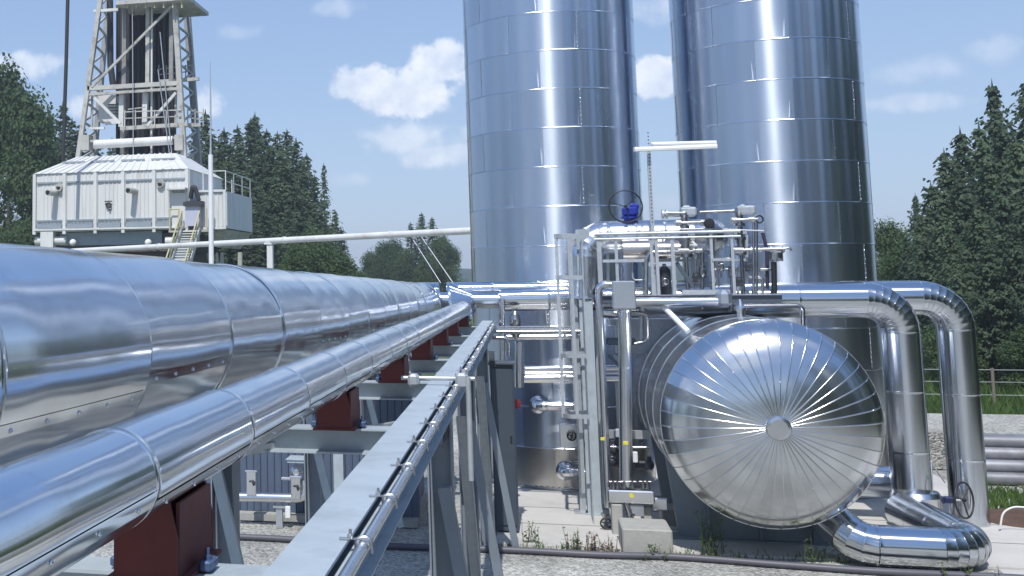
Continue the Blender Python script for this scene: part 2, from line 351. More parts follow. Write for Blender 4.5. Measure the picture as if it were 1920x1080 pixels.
def clad_straight(parent, a, b, r, seg, m, n=40, spins=None, name='cladding_sleeve', cache={}, screws=True, jitter=.0):
    a, b = Vector(a), Vector(b); d = b - a; L = d.length; k = max(1, round(L / seg)); l = L / k
    key = (round(l, 4), r, m.name, n, screws)
    if key not in cache: cache[key] = sleeve_mesh(l, r, n, m, screws, lip=.005 if r > .4 else .003)
    o = Vector(parent.location); spin = random.uniform(0, 6)
    for i in range(k):
        ob = link(name, cache[key], parent)
        dd = (d.normalized() + Vector((random.uniform(-1, 1), random.uniform(-1, 1), random.uniform(-1, 1))) * jitter).normalized()
        place(ob, a + d * (i / k) - o, dd, spins(i) if spins else spin + random.uniform(-.5, .5))
def clad_elbow(parent, pts, r, m, n=32, name='elbow_segment', d0=None, d1=None):
    for i in range(len(pts) - 1):
        mb = MB(); p, q = pts[i], pts[i + 1]; t = (q - p).normalized()
        t0 = (pts[i] - pts[i - 1]).normalized() if i else (d0.normalized() if d0 else t); t1 = (pts[i + 2] - pts[i + 1]).normalized() if i + 2 < len(pts) else (d1.normalized() if d1 else t)
        e = 1.0
        n0, n1 = (t0 + t).normalized(), (t + t1).normalized(); x, y, _ = frame(t); vs = []
        for (c, nn, f, rad) in ((p, n0, 0, r - .004), (p, n0, 0.001, r + .005), (p, n0, .014, r + .005), (p, n0, .026, r), (q, n1, .012, r - .0005)):
            for k in range(n):
                a = 2 * math.pi * k / n; e = (x * math.cos(a) + y * math.sin(a)) * rad
                vs.append(c + e - t * (e.dot(nn) / t.dot(nn)) + t * f)
        mb.add(vs, [(j * n + k, j * n + (k + 1) % n, (j + 1) * n + (k + 1) % n, (j + 1) * n + k) for j in range(1, 4) for k in range(n)], True)
        mb.add(vs[:2 * n], [(k, n + k, n + (k + 1) % n, (k + 1) % n) for k in range(n)])
        # every gore keeps its own axis so that the rolled grain runs round it
        qt = Vector((0, 0, 1)).rotation_difference(t); inv = qt.inverted()
        mb.v = [tuple(inv @ (Vector(v) - p)) for v in mb.v]
        ob = link(name, mb.mesh(name, m), parent); ob.rotation_mode = 'QUATERNION'; ob.rotation_quaternion = qt; ob.location = p - Vector(parent.location)
def clad_pipe(name, label, cat, pts, r, rad, seg, m, n=40, k=5, group=None, spins=None, screws=True, jitter=0.0):
    pts = [Vector(p) for p in pts]; t = thing(name, label, cat, pts[0], group); cur = pts[0]
    for i in range(1, len(pts)):
        if i < len(pts) - 1:
            f = fillet([pts[i - 1], pts[i], pts[i + 1]], rad, k)[1:-1]
            if len(f) > 1:
                if (f[0] - cur).length > .02: clad_straight(t, cur, f[0], r, seg, m, n, spins, screws=screws, jitter=jitter)
                clad_elbow(t, f, r, m, n, d0=pts[i] - pts[i - 1], d1=pts[i + 1] - pts[i]); cur = f[-1]; continue
        clad_straight(t, cur, pts[i], r, seg, m, n, spins, screws=screws, jitter=jitter); cur = pts[i]
    return t
def rod(name, label, cat, pts, r, m, rad=.12, n=12, group=None):
    return solid(name, MB().tube(fillet(pts, rad), r, n), m, label, cat, group)

# ================================================================== GROUND
def ground_material():
    m = bpy.data.materials.new('gravel'); m.use_nodes = True; nt = m.node_tree; b = nt.nodes['Principled BSDF']; L = nt.links.new
    tc = nt.nodes.new('ShaderNodeTexCoord')
    v = nt.nodes.new('ShaderNodeTexVoronoi'); v.inputs['Scale'].default_value = 26; L(tc.outputs['Object'], v.inputs['Vector'])
    n = nt.nodes.new('ShaderNodeTexNoise'); n.inputs['Scale'].default_value = .9; n.inputs['Detail'].default_value = 8; L(tc.outputs['Object'], n.inputs['Vector'])
    sx = nt.nodes.new('ShaderNodeSeparateColor'); L(v.outputs['Color'], sx.inputs[0])
    mr = nt.nodes.new('ShaderNodeMapRange'); L(sx.outputs[0], mr.inputs['Value']); mr.inputs['To Min'].default_value = .10; mr.inputs['To Max'].default_value = .46
    m2 = nt.nodes.new('ShaderNodeMath'); m2.operation = 'MULTIPLY_ADD'; L(n.outputs['Fac'], m2.inputs[0]); m2.inputs[1].default_value = .26; L(mr.outputs[0], m2.inputs[2])
    n3 = nt.nodes.new('ShaderNodeTexNoise'); n3.inputs['Scale'].default_value = .22; n3.inputs['Detail'].default_value = 6; n3.inputs['Roughness'].default_value = .7; L(tc.outputs['Object'], n3.inputs['Vector'])
    r3 = nt.nodes.new('ShaderNodeMapRange'); L(n3.outputs['Fac'], r3.inputs['Value']); r3.inputs['From Min'].default_value = .38; r3.inputs['From Max'].default_value = .62; r3.inputs['To Min'].default_value = .68; r3.inputs['To Max'].default_value = 1.12
    mp = nt.nodes.new('ShaderNodeMath'); mp.operation = 'MULTIPLY'; L(m2.outputs[0], mp.inputs[0]); L(r3.outputs[0], mp.inputs[1]); m2 = mp
    cc = nt.nodes.new('ShaderNodeCombineColor'); mm = nt.nodes.new('ShaderNodeMath'); mm.operation = 'MULTIPLY'; L(m2.outputs[0], mm.inputs[0]); mm.inputs[1].default_value = .93
    L(m2.outputs[0], cc.inputs[0]); L(m2.outputs[0], cc.inputs[1]); L(mm.outputs[0], cc.inputs[2]); L(cc.outputs[0], b.inputs['Base Color'])
    b.inputs['Roughness'].default_value = .9
    bp = nt.nodes.new('ShaderNodeBump'); bp.inputs['Distance'].default_value = .03; bp.invert = True; L(v.outputs['Distance'], bp.inputs['Height']); L(bp.outputs[0], b.inputs['Normal'])
    return m
GRAVEL = ground_material()
MEADOW = mat('meadow_soil', (.07, .11, .035), .95, vary=.35, vscale=.5, dirt=(.13, .14, .05), dirt_scale=.9, bump=.05, bscale=6)
HILLM = mat('forested_hill', (.04, .07, .05), .95, vary=.35, vscale=.05, bump=2.0, bscale=.12)
mb = MB(); mb.add([(-900, -900, -.012), (900, -900, -.012), (900, 900, -.012), (-900, 900, -.012)], [(0, 1, 2, 3)]); struct('meadow_ground', mb, MEADOW)
mb = MB(); mb.add([(-34, -40, -.006), (17, -40, -.006), (17, 27, -.006), (12.5, 34.5, -.006), (-34, 58, -.006)], [(0, 1, 2, 3, 4)]); struct('gravel_yard', mb, GRAVEL)
mb = MB(); mb.box((3.7, 24.2, 0), (8.6, 9.9, .05)); struct('concrete_pad', mb, CONC)
mb = MB(); mb.add([(6.1, 17.4, .004), (10.4, 17.6, .004), (10.2, 21.6, .004), (8.02, 21.4, .004), (8.02, 19.25, .004), (6.3, 19.2, .004)], [(0, 1, 2, 3, 4, 5)]); struct('concrete_apron', mb, CONC)
# joints in the pad
mb = MB()
for y in (20.9, 22.35): mb.box((3.7, y, .0262), (8.6, .018, .004))
tag(mb.build('expansion_joint', RUBBER), kind='structure')
def hills(name, r0, h, seed, a0, a1):
    mb = MB(); n = 90; vs = []
    for i in range(n + 1):
        a = R(a0 + (a1 - a0) * i / n); hh = h * (.65 + .7 * mnoise.noise((i * .13, seed, 0)) + .12 * mnoise.noise((i * .9, seed, 3)))
        for rr, z in ((r0, -1), (r0 * 1.12, hh * .7), (r0 * 1.3, hh), (r0 * 1.9, hh * .9)): vs.append((math.sin(a) * rr, math.cos(a) * rr, z))
    mb.add(vs, [(i * 4 + j, (i + 1) * 4 + j, (i + 1) * 4 + j + 1, i * 4 + j + 1) for i in range(n) for j in range(3)], True)
    return struct(name, mb, HILLM)
hills('hills', 420, 11, 1.0, -60, 75)
hills('hills', 82, 15, 5.0, 75, 300)          # the wooded valley side the polished metal mirrors

# ================================================================== STORAGE TANKS
TR = 1.772
def sheet_mesh(r, h, ang, m, n=12, lap=.003, nr=9):
    mb = MB(); vs = []; prof = [(-.016, r + .003), (-.008, r + .005), (.002, r + .005), (.006, r + .001), (.012, r + .0002), (.03, r), (h * .5, r), (h - .004, r)]
    for z, rr in prof:
        for k in range(n + 1):
            a = ang * k / n; vs.append((rr * math.cos(a), rr * math.sin(a), z))
    w = n + 1
    mb.add(vs, [(i * w + k, i * w + k + 1, (i + 1) * w + k + 1, (i + 1) * w + k) for i in range(len(prof) - 1) for k in range(n)], True)
    a = ang - .03 / r; mb.add([((r + lap) * math.cos(q), (r + lap) * math.sin(q), z) for q in (a, ang + .004) for z in (.012, h - .006)], [(0, 2, 3, 1)], True)
    mb.add([(q * math.cos(a), q * math.sin(a), z) for q in (r - .004, r + lap) for z in (0.012, h - .006)], [(0, 2, 3, 1)])
    a = ang
    for i in range(nr):
        a = ang - .014 / r; z = h * (i + .6) / nr; mb.dome(((r + lap) * math.cos(a), (r + lap) * math.sin(a), z), (math.cos(a), math.sin(a), 0), .009, .006, 6)
    return mb.mesh('cladding_sheet', m)
def tank(label, X, Y, z_seam, phase):
    t = thing('storage_tank', label, 'tank', (X, Y, 0.0), 'insulated storage tanks'); H = .79; S = 8; ang = 2 * math.pi / S
    z0 = z_seam % H; me = sheet_mesh(TR, H, ang, ALU_TANK); lo = sheet_mesh(TR, z0 - .06, ang, ALU_LOW, nr=3); me2 = sheet_mesh(TR, H, ang, ALU_LOW)
    MB().lathe((X, Y, .025), (0, 0, 1), [(0, TR - .02), (.06, TR - .02), (13.2, TR - .02)], 48).build('core', GALV, t)
    k = -1
    while z0 + k * H < 12.6:
        for i in range(S):
            ob = link('cladding_sheet', (me if k > 0 else me2) if k >= 0 else lo, t, (0, 0, z0 + k * H if k >= 0 else .07))
            ob.rotation_euler = (random.gauss(0, .0012), random.gauss(0, .0012), phase + (R(20) if (k + 1) % 2 else 0) + i * ang + random.gauss(0, .004))
        k += 1
    MB().lathe((X, Y, z0 + k * H), (0, 0, 1), [(0, TR + .02), (.05, TR + .02), (.35, TR * .6), (.45, .05)], 48).build('roof', ALU_TANK, t)
    return t
tank1 = tank('tall polished aluminium tank standing behind the ladder and platform, the one with shorter view of its base ring', .65, 25.867, 4.777, R(-90 - 27))
tank1['label'] = 'tall aluminium clad tank with its foot visible behind the caged ladder'
tank2 = tank('tall aluminium clad tank directly behind the round vessel and the two pipe bends', 4.932, 25.836, 4.735, R(-90 - 16))
# ================================================================== HORIZONTAL VESSEL
VX, VZ, VR, VY0, VY1 = 3.40, 2.0, 1.50, 18.95, 23.75
ves = thing('insulated_vessel', 'large horizontal round vessel with a ribbed dished end facing the camera', 'vessel', (VX, VY0, VZ))
def shell_sheet(L, r, ang, m):
    mb = MB(); n = 16; vs = []; prof = [(0, r - .006), (0.001, r + .005), (.012, r + .006), (.022, r), (L * .5, r - .001), (L + .01, r - .003)]
    for y, rr in prof:
        for k in range(n + 1):
            a = ang * k / n; q = rr; vs.append((q * math.cos(a), -q * math.sin(a), y))
    # axis along z here, laid down when placed
    vs = [(x, yy, zz) for x, yy, zz in vs]; w = n + 1
    mb.add(vs, [(i * w + k, (i + 1) * w + k, (i + 1) * w + k + 1, i * w + k + 1) for i in range(1, 5) for k in range(n)], True)
    mb.add(vs[:2 * w], [(k, w + k, w + k + 1, k + 1) for k in range(n)])
    for i in range(5):
        a = ang - .02; mb.dome(((r + .005) * math.cos(a), -(r + .005) * math.sin(a), L * (i + .5) / 5), (math.cos(a), -math.sin(a), 0), .011, .008, 6)
    return mb.mesh('shell_sheet', m)
NR, NS = 4, 5; rl = (VY1 - VY0 - .06) / NR; me = shell_sheet(rl, VR, 2 * math.pi / NS, ALU_SHELL)
lay = Vector((0, 0, 1)).rotation_difference(Vector((0, 1, 0)))
for i in range(NR):
    for j in range(NS):
        ob = link('shell_sheet', me, ves, (0, .06 + i * rl, 0)); ob.rotation_mode = 'QUATERNION'
        ob.rotation_quaternion = lay @ Matrix.Rotation(2 * math.pi * j / NS + i * .5 + .3, 3, 'Z').to_quaternion()
NG, HB, HR = 44, .66, 1.515
def gore_mesh():
    mb = MB(); da = math.pi / NG; rows = 14; L_, C_, R_ = [], [], []
    for i in range(rows + 1):
        u = .105 + (1 - .105) * i / rows; u = min(u, .9995); r = HR * u; y = -HB * math.sqrt(1 - u * u) * (1 - .08 * (1 - u))
        L_.append((r * math.cos(-da), y, r * math.sin(-da))); R_.append((r * math.cos(da), y, r * math.sin(da))); C_.append((r * (math.cos(da) * .35 + .65), y, 0))
    vs = L_ + C_ + R_; w = rows + 1
    mb.add(vs, [(i, i + 1, w + i + 1, w + i) for i in range(rows)] + [(w + i, w + i + 1, 2 * w + i + 1, 2 * w + i) for i in range(rows)], True)
    # standing lap along one edge
    e = []
    for i in range(rows + 1):
        x, y, z = R_[i]; d = Vector((x, y * 2.2 - .2, z)).normalized(); tn = Vector((-math.sin(da), 0, math.cos(da)))
        p = Vector((x, y, z)); e += [p - tn * .012, p - tn * .010 + d * .007, p + tn * .006 + d * .007, p + tn * .008 - d * .002]
    mb.add(e, [(i * 4 + j, (i + 1) * 4 + j, (i + 1) * 4 + j + 1, i * 4 + j + 1) for i in range(rows) for j in range(3)], True)
    for i in (5, 8, 10, 12, 13): x, y, z = R_[i]; d = Vector((x, y * 2.2 - .2, z)).normalized(); mb.dome(Vector((x, y, z)) + d * .006, d, .008, .006, 6)
    return mb.mesh('gore_panel', ALU_HEAD)
gm = gore_mesh()
for i in range(NG):
    ob = link('gore_panel', gm, ves); ob.rotation_euler = (0, 2 * math.pi * i / NG + .03, 0)
MB().lathe((VX, VY0 - HB * .935 - .012, VZ), (0, -1, 0), [(-.03, .172), (.014, .172), (.03, .16), (.036, .12), (.037, .01)], 32).build('end_cap', ALU_HEAD, ves)
MB().lathe((VX, VY0 - .02, VZ), (0, 1, 0), [(0, HR - .01), (0.0, HR + .006), (.05, HR + .006), (.075, VR + .002), (.09, VR + .002)], 96).build('rim_band', ALU_SHELL, ves)
MB().lathe((VX, VY1, VZ), (0, 1, 0), [(0, VR), (.1, VR * .95), (.2, VR * .7), (.27, VR * .3), (.28, .01)], 48).build('rear_head', ALU_SHELL, ves)
for y in (20.35, 22.5):
    mb = MB(); mb.prism((VX, y - .09, 0), (VX, y + .09, 0), [(-1.18, .03), (1.18, .03), (1.36, 1.55), (1.25, 1.55), (.9, .85), (.4, .58), (0, .52), (-.4, .58), (-.9, .85), (-1.25, 1.55), (-1.36, 1.55)])
    mb.box((VX, y, .038), (2.6, .42, .024))
    for sx in (-.75, 0, .75): mb.box((VX + sx, y - .16, .34 if sx else .28), (.02, .14, .55 if sx else .42))
    mb.build('saddle', mat('saddle_grey', (.19, .23, .26), .5, vary=.08), ves)

# ================================================================== PIPE RACK
def bz(Y): return 3.302
BW0, BW1 = -.80, -.615
rack = thing('pipe_rack', 'grey painted steel pipe rack running away below the two big pipes', 'rack', (-.7, 12, 0))
xc = (BW0 + BW1) / 2; w = BW1 - BW0; y0, y1 = -2.2, 22.3
mb = MB(); mb.ibeam((xc, y0, 3.291 - .08), (xc, y1, 3.372 - .08), w, .16, .011, .008); mb.build('edge_beam', PAINT_GREY, rack)
mb = MB(); mb.ibeam((-2.52, y0, 3.22), (-2.52, y1, 3.27), .18, .16, .011, .008); mb.build('edge_beam', PAINT_GREY, rack)
CROSS = [3.61, 7.14, 10.28, 13.06, 15.74, 18.22, 21.5]
for y in CROSS:
    mb = MB(); mb.ibeam((-2.43, y, 3.222), (BW0 - .006 + .1, y, 3.222), .17, .15, .011, .008); mb.build('cross_beam', PAINT_GREY, rack)
for y in (7.05, 10.1, 12.95, 15.6, 18.1):
    mb = MB(); mb.bar((-2.4, y - 1.45, 3.17), (-.85, y + 1.35, 3.17), .05, .05); mb.build('plan_brace', GALV, rack)
COLS = [9.75, 14.0, 18.95]
for y in COLS:
    for x in (xc - .01, -2.52):
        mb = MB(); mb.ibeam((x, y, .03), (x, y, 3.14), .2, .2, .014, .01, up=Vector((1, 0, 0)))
        mb.box((x, y, .017), (.34, .34, .025)); mb.build('column', STEELCOL_SHADED, rack)
    mb = MB(); mb.bar((xc + .03, y - .22, 2.55), (xc + .42, y - .1, .03), .1, .1, up=Vector((0, 1, 0))); mb.build('raker', STEELCOL_SHADED, rack)
    mb = MB(); mb.channel((xc + .12, y + .9, 2.95), (xc + .12, y + 3.6, .05), .05, .1, up=Vector((1, 0, 0))); mb.build('brace', GALV, rack)
    mb = MB(); mb.bar((-2.52 - .1, y - .15, 2.9), (-2.52 + .5, y - .15, .3), .06, .09); mb.build('brace', PAINT_GREY, rack)
    mb = MB(); mb.box((xc, y, 3.0), (.05, .34, .26)); mb.build('gusset_plate', STEELCOL_SHADED, rack)
# cable conduit and side channel carried along the edge beam
con = thing('cable_conduit', 'bright metal conduit tube clamped along the side of the grey rack beam', 'conduit', (BW1 + .05, 12, 3.3))
MB().tube([(BW1 + .052, y0, 3.274), (BW1 + .052, 12, 3.318), (BW1 + .052, 22.2, 3.352)], .021, 12).build('conduit_tube', ALU_SMALL, con)
mb = MB(); mb.channel((BW1 + .028, y0, 3.189), (BW1 + .028, 22.2, 3.268), .05, .125, .006); mb.build('side_channel', PAINT_GREY, con)
yy = 1.7; i = 0
while yy < 21.5:
    z = 3.282 + .0033 * (yy - 1.2)
    mb = MB()
    mb.bar((BW1 - .03, yy, z + .026), (BW1 + .08, yy, z + .026), .016, .005)
    mb.tube(fillet([(BW1 + .026, yy, z - .03), (BW1 + .026, yy, z + .034), (BW1 + .08, yy, z + .034), (BW1 + .08, yy, z - .02)], .02, 3), .005, 6)
    mb.lathe((BW1 + .008, yy, z + .028), (0, 0, 1), [(0, .011), (.012, .011), (.013, .006), (.03, .005)], 6)
    mb.build('pipe_clamp', STAINLESS, con); yy += .78 if yy < 12 else 1.3; i += 1

mb = MB(); mb.tube([(-1.0, 9.6, 3.385), (-.42, 9.6, 3.385)], .018, 10); mb.cb((-.9, 9.6, 3.37), (.09, .12, .1), .02); mb.cb((-.52, 9.6, 3.37), (.1, .12, .12), .02); mb.tube([(-.5, 9.6, 3.3), (-.5, 9.6, 3.46)], .024, 10); mb.tube([(-.47, 9.55, 2.6), (-.47, 9.55, 3.4)], .022, 8)
solid('scaffold_clamp', mb, GALV, 'scaffold tube with clamps laid across the grey rack beam', 'clamp')
# ------------------------------------------------------------------ the two big pipes on the rack
def shoe(parent, x, y, z0, zt, w=.20, l=.30):
    zt = zt + .03
    o = Vector((x, y, z0))
    s = bpy.data.objects.new('pipe_shoe', None); COL.objects.link(s); s.parent = parent; s.location = o - Vector(parent.location)
    for dy, nm in ((-l / 2, 'end_plate'), (l / 2, 'end_plate')):
        mb = MB(); mb.prism((x, y + dy - .006, z0), (x, y + dy + .006, z0), [(-w / 2, .012), (w / 2, .012), (w / 2, (zt - z0) * .45), (w / 2 - .035, zt - z0), (-w / 2 + .035, zt - z0), (-w / 2, (zt - z0) * .45)]); mb.build(nm, RED, s)
    for dx in (-w / 2 + .006, w / 2 - .006):
        mb = MB(); mb.add([(x + dx - .006 * q, y + t * (l / 2 - .008), z0 + zz) for q in (-1, 1) for t, zz in ((-1, .012), (1, .012), (.92, (zt - z0) * .8), (-.92, (zt - z0) * .8))], [(0, 1, 2, 3), (7, 6, 5, 4), (0, 4, 5, 1), (1, 5, 6, 2), (2, 6, 7, 3), (3, 7, 4, 0)]); mb.build('side_plate', RED, s)
    mb = MB(); mb.box((x, y, z0 + .006), (w + .05, l + .03, .011)); mb.build('base_plate', RED, s)
    for sx in (-1, 1):
        mb = MB(); mb.cb((x + sx * (w / 2 + .045), y - .02, z0 + .02), (.04, .09, .032), .006); mb.lathe((x + sx * (w / 2 + .045), y - .03, z0 + .036), (0, 0, 1), [(0, .013), (.012, .013), (.013, .007), (.034, .007)], 6); mb.build('guide_clip', mat('bolt_blue_grey', (.08, .13, .24), .4, .3), s)
    return s
SP0, SP1 = Vector((-1.13, 0.7, 3.665)), Vector((-1.115, 21.55, 3.60))
def sp_spin(i): return R(-40) + random.uniform(-.10, .10)
small = thing('insulated_pipe', 'thinner polished pipe on red shoes in front of the fat one', 'pipe', SP0)
clad_straight(small, SP0 - Vector((0, 3.386, 0)), SP1, .138, 1.17, ALU_PIPE, 48, lambda i: R((38, 36, 41, 33, 30, 39)[i % 6]) + random.uniform(-.05, .05), jitter=.0015)
clad_elbow(small, fillet([SP1, SP1 + Vector((.0, .42, -.0)), SP1 + Vector((.0, .42, -.62))], .3, 6)[1:-1], .138, ALU_PIPE)
clad_straight(small, SP1 + Vector((0, .42, -.32)), SP1 + Vector((0, .42, -1.5)), .138, .9, ALU_PIPE, 32)
for y in CROSS:
    t = (y - SP0.y) / (SP1.y - SP0.y); p = SP0.lerp(SP1, t); shoe(small, p.x, y, 3.30, p.z - .10, .2, .40)
BP0, BP1 = Vector((-2.0, -2.46, 3.996)), Vector((-1.995, 22.0, 3.63))
big = thing('insulated_pipe', 'fat polished aluminium pipe running from the left edge to the tanks', 'pipe', BP0)
clad_straight(big, BP0, BP1, .45, 1.44, ALU_PIPE, 72, lambda i: R((20, -6, 22, 24, 26, 18, -11, 6)[i % 8]) + random.uniform(-.04, .04), jitter=.006)
clad_elbow(big, fillet([BP1, BP1 + Vector((0, .75, 0)), BP1 + Vector((.8, .75, 0))], .62, 6)[1:-1], .45, ALU_PIPE, 40)
for y in CROSS:
    t = (y - BP0.y) / (BP1.y - BP0.y); p = BP0.lerp(BP1, t); shoe(big, p.x, y, 3.30, p.z - .40, .3, .3)

MB().lathe(BP1 + Vector((.60, .75, 0)), (1, 0, .12), [(0, .452), (.02, .455), (.05, .45), (.42, .2), (.46, .16)], 36).build('reducer', ALU_PIPE, big)
# ================================================================== HEADER PIPES IN FRONT OF THE TANKS
hy = 22.75
a = P(872, 563, hy); zc = a.z
clad_pipe('header_pipe', 'polished header pipe crossing below the left tank towards the platform', 'pipe', [(-1.62, hy, P(905, 563, hy).z), (P(936, 563, hy).x, hy, P(936, 563, hy).z)], .155, .3, .9, ALU_PIPE, 36)
p0, p1 = P(936, 562, hy), P(1120, 558, hy)
clad_pipe('header_pipe', 'thicker section of header pipe between the thin riser and the ladder cage', 'pipe', [p0, p1], .215, .3, 1.0, ALU_PIPE, 36)
clad_pipe('header_pipe', 'upper polished pipe glimpsed just above the header against the left tank', 'pipe', [P(838, 545, 23.4), P(1095, 540, 23.4)], .16, .3, 1.0, ALU_PIPE, 32)
# pipes with bends at the right
def bend_pipe(label, X, Y, r, xl, zt, zb):
    zc = zt - r
    return clad_pipe('bend_pipe', label, 'pipe', [(xl, Y, zc), (X, Y, zc), (X, Y, zb)], r, .52, 1.0, ALU_BEND, 48, 9, group='bent riser pipes')
bend1 = bend_pipe('polished riser pipe bending down beside the round vessel, nearer of two', 6.03, 21.95, .30, 1.3, 4.03, .28)
bend2 = bend_pipe('polished riser pipe with spoked handwheel at its foot, farther of two', 6.98, 22.35, .285, 5.2, 4.04, .03)
# lower outlet pipe
pts = [P(1540, 940, 20.3), P(1625, 1020, 19.55), P(1860, 1030, 19.45), P(1740, 955, 21.95)]
rl = .285
pts = [Vector((3.95, 20.0, .85)), Vector((4.50, 19.02, .30)), Vector((6.04, 18.98, .30)), Vector((5.80, 21.6, .32))]
low = thing('outlet_pipe', 'polished outlet pipe curving along the ground below the vessel', 'pipe', pts[0])
f1 = fillet(pts[:3], .34, 3); f2 = fillet(pts[1:], .46, 8)
clad_straight(low, f1[0], f1[1], rl, .9, ALU_BEND, 40); clad_elbow(low, f1[1:-1], rl, ALU_BEND, 40, d0=f1[1] - f1[0], d1=f1[-1] - f1[-2])
clad_straight(low, f1[-2], f2[1], rl, .62, ALU_BEND, 40); clad_elbow(low, f2[1:-1], rl, ALU_BEND, 40, d0=f2[1] - f2[0], d1=f2[-1] - f2[-2])
clad_straight(low, f2[-2], pts[3], rl, .8, ALU_BEND, 40)
clad_pipe('branch_pipe', 'short polished branch pipe behind the lower right of the vessel', 'pipe', [(4.0, 22.6, .62), (6.05, 22.6, .62)], .27, .3, .9, ALU_TANK, 36)
MB().lathe((6.05, 21.9, .03), (0, 0, 1), [(0, .4), (.50, .4), (.56, .34), (.58, .28)], 40)
solid('valve_hood', MB().lathe((6.03, 21.75, .03), (0, 0, 1), [(0, .37), (.52, .37), (.6, .33), (.62, .2)], 40), ALU_SHELL, 'round metal insulation hood over the valve at the riser foot', 'insulation hood')
def handwheel(mb, c, nrm, r, rim=.014, spokes=4, hub=.03):
    c = Vector(c); x, y, d = frame(Vector(nrm)); mb.torus(c, nrm, r, rim, 28, 8)
    for i in range(spokes):
        a = 2 * math.pi * i / spokes + .3; mb.tube([c - d * .02, c + (x * math.cos(a) + y * math.sin(a)) * r], rim * .7, 6)
    mb.lathe(c - d * .03, d, [(0, hub), (.05, hub)], 10)
c = P(1808, 938, 21.7)
gv = thing('butterfly_valve', 'dark blue gearbox valve with black spoked handwheel between the risers', 'valve', P(1770, 940, 21.75))
mb = MB(); mb.cb(P(1752, 937, 21.75), (.26, .16, .13), .02); mb.cb(P(1778, 937, 21.75), (.16, .12, .1), .02); mb.lathe(P(1752, 937, 21.75) - Vector((0, 0, .22)), (0, 0, 1), [(0, .05), (.2, .05)], 12); mb.build('gearbox', mat('dark_blue', (.012, .018, .07), .4), gv)
mb = MB(); mb.tube([P(1785, 938, 21.75), c], .016, 8); mb.build('shaft', STAINLESS, gv)
mb = MB(); handwheel(mb, c, (1, -.95, .1), .28, .016, 3); mb.build('handwheel', BLACK, gv)
mb = MB(); mb.tube([P(1745, 868, 22.0), P(1748, 935, 21.8)], .02, 8); mb.cb(P(1742, 867, 22), (.09, .05, .04), .01); mb.tube([P(1748, 870, 22), P(1772, 905, 22.1)], .012, 6)
solid('valve_lever', mb, GALV, 'thin upright lever rod beside the nearer riser pipe', 'lever')

# ================================================================== PLATFORM STRUCTURE
PY = 21.2
plat = thing('steel_platform', 'grey steel service platform with guard rails above the round vessel', 'platform', (2.5, PY, 0))
def zat(px, py, Y): return P(px, py, Y).z
ztop = P(1250, 437, PY).z; zmid = P(1250, 488, PY).z; zd = P(1250, 553, PY).z
xl, xr = P(1085, 437, PY).x, P(1420, 437, PY).x
for z, r in ((ztop, .026), (ztop - .085, .018)):
    MB().tube([(xl + .25, PY, z), (P(1388, 437, PY).x, PY, z + .01)], r, 10).build('top_rail', GALV, plat)
for a, b in ((1130, 1208), (1335, 1372)):
    MB().bar((P(a, 488, PY).x, PY, zmid), (P(b, 488, PY).x, PY, zmid), .03, .05).build('middle_rail', GALV, plat)
for px, wd in ((1124, .075), (1156, .05), (1222, .05), (1232, .05), (1262, .06), (1335, .045), (1374, .045)):
    x = P(px, 480, PY).x; MB().bar((x, PY + .03, zd - .12), (x, PY + .03, ztop - .02), wd, .05, up=Vector((0, 1, 0))).build('rail_post', GALV, plat)
mb = MB(); mb.box(((P(1128, 555, PY).x + P(1466, 555, PY).x) / 2, PY + .75, zd - .015), (P(1466, 555, PY).x - P(1128, 555, PY).x, 1.5, .03)); mb.build('deck', GALV, plat)
mb = MB(); mb.channel((P(1128, 555, PY).x, PY - .03, zd - .08), (P(1466, 555, PY).x, PY - .03, zd - .08), .05, .14); mb.build('deck_beam', PAINT_DARK, plat)
mb = MB(); mb.box(((P(1180, 545, PY).x + P(1470, 545, PY).x) / 2, PY - .06, zd + .045), (P(1380, 545, PY).x - P(1290, 545, PY).x, .006, .08)); mb.build('toe_board', GALV, plat)
for px, py0, py1, y, ww in ((1091, 440, 962, 22.0, .1), (1112, 430, 958, 21.95, .23), (1134, 590, 900, 22.6, .13), (1330, 455, 560, 22.4, .08), (1360, 430, 560, 22.4, .08)):
    x = P(px, 900, y).x; zb = .03 if py1 > 800 else P(px, py1, y).z
    mb = MB(); mb.ibeam((x, y, zb), (x, y, P(px, py0, y).z), ww, ww, .012, .01, up=Vector((0, 1, 0)))
    if zb < .1: mb.box((x, y, .04), (.3, .3, .025))
    mb.build('column', PAINT_GREY if ww > .2 else GALV, plat)
mb = MB(); mb.bar(P(1268, 492, PY + .3), P(1300, 538, PY + .3), .09, .06); mb.build('brace', PAINT_DARK, plat)
mb = MB(); mb.bar(P(1130, 440, 22.3), P(1400, 436, 22.3), .05, .05); mb.build('rear_rail', GALV, plat)
for px in (1140, 1180, 1300, 1400): mb = MB(); mb.bar(P(px, 440, 22.3), P(px, 556, 22.3), .045, .045, up=Vector((0, 1, 0))); mb.build('rear_post', GALV, plat)
mb = MB(); mb.bar(P(1130, 490, 22.3), P(1400, 487, 22.3), .04, .04); mb.build('rear_rail', GALV, plat)
mb = MB(); mb.bar((P(1135, 800, 22.4).x, 22.4, 1.35), (P(1215, 800, 22.4).x, 22.4, 1.35), .12, .14); mb.build('cross_beam', GALV, plat)
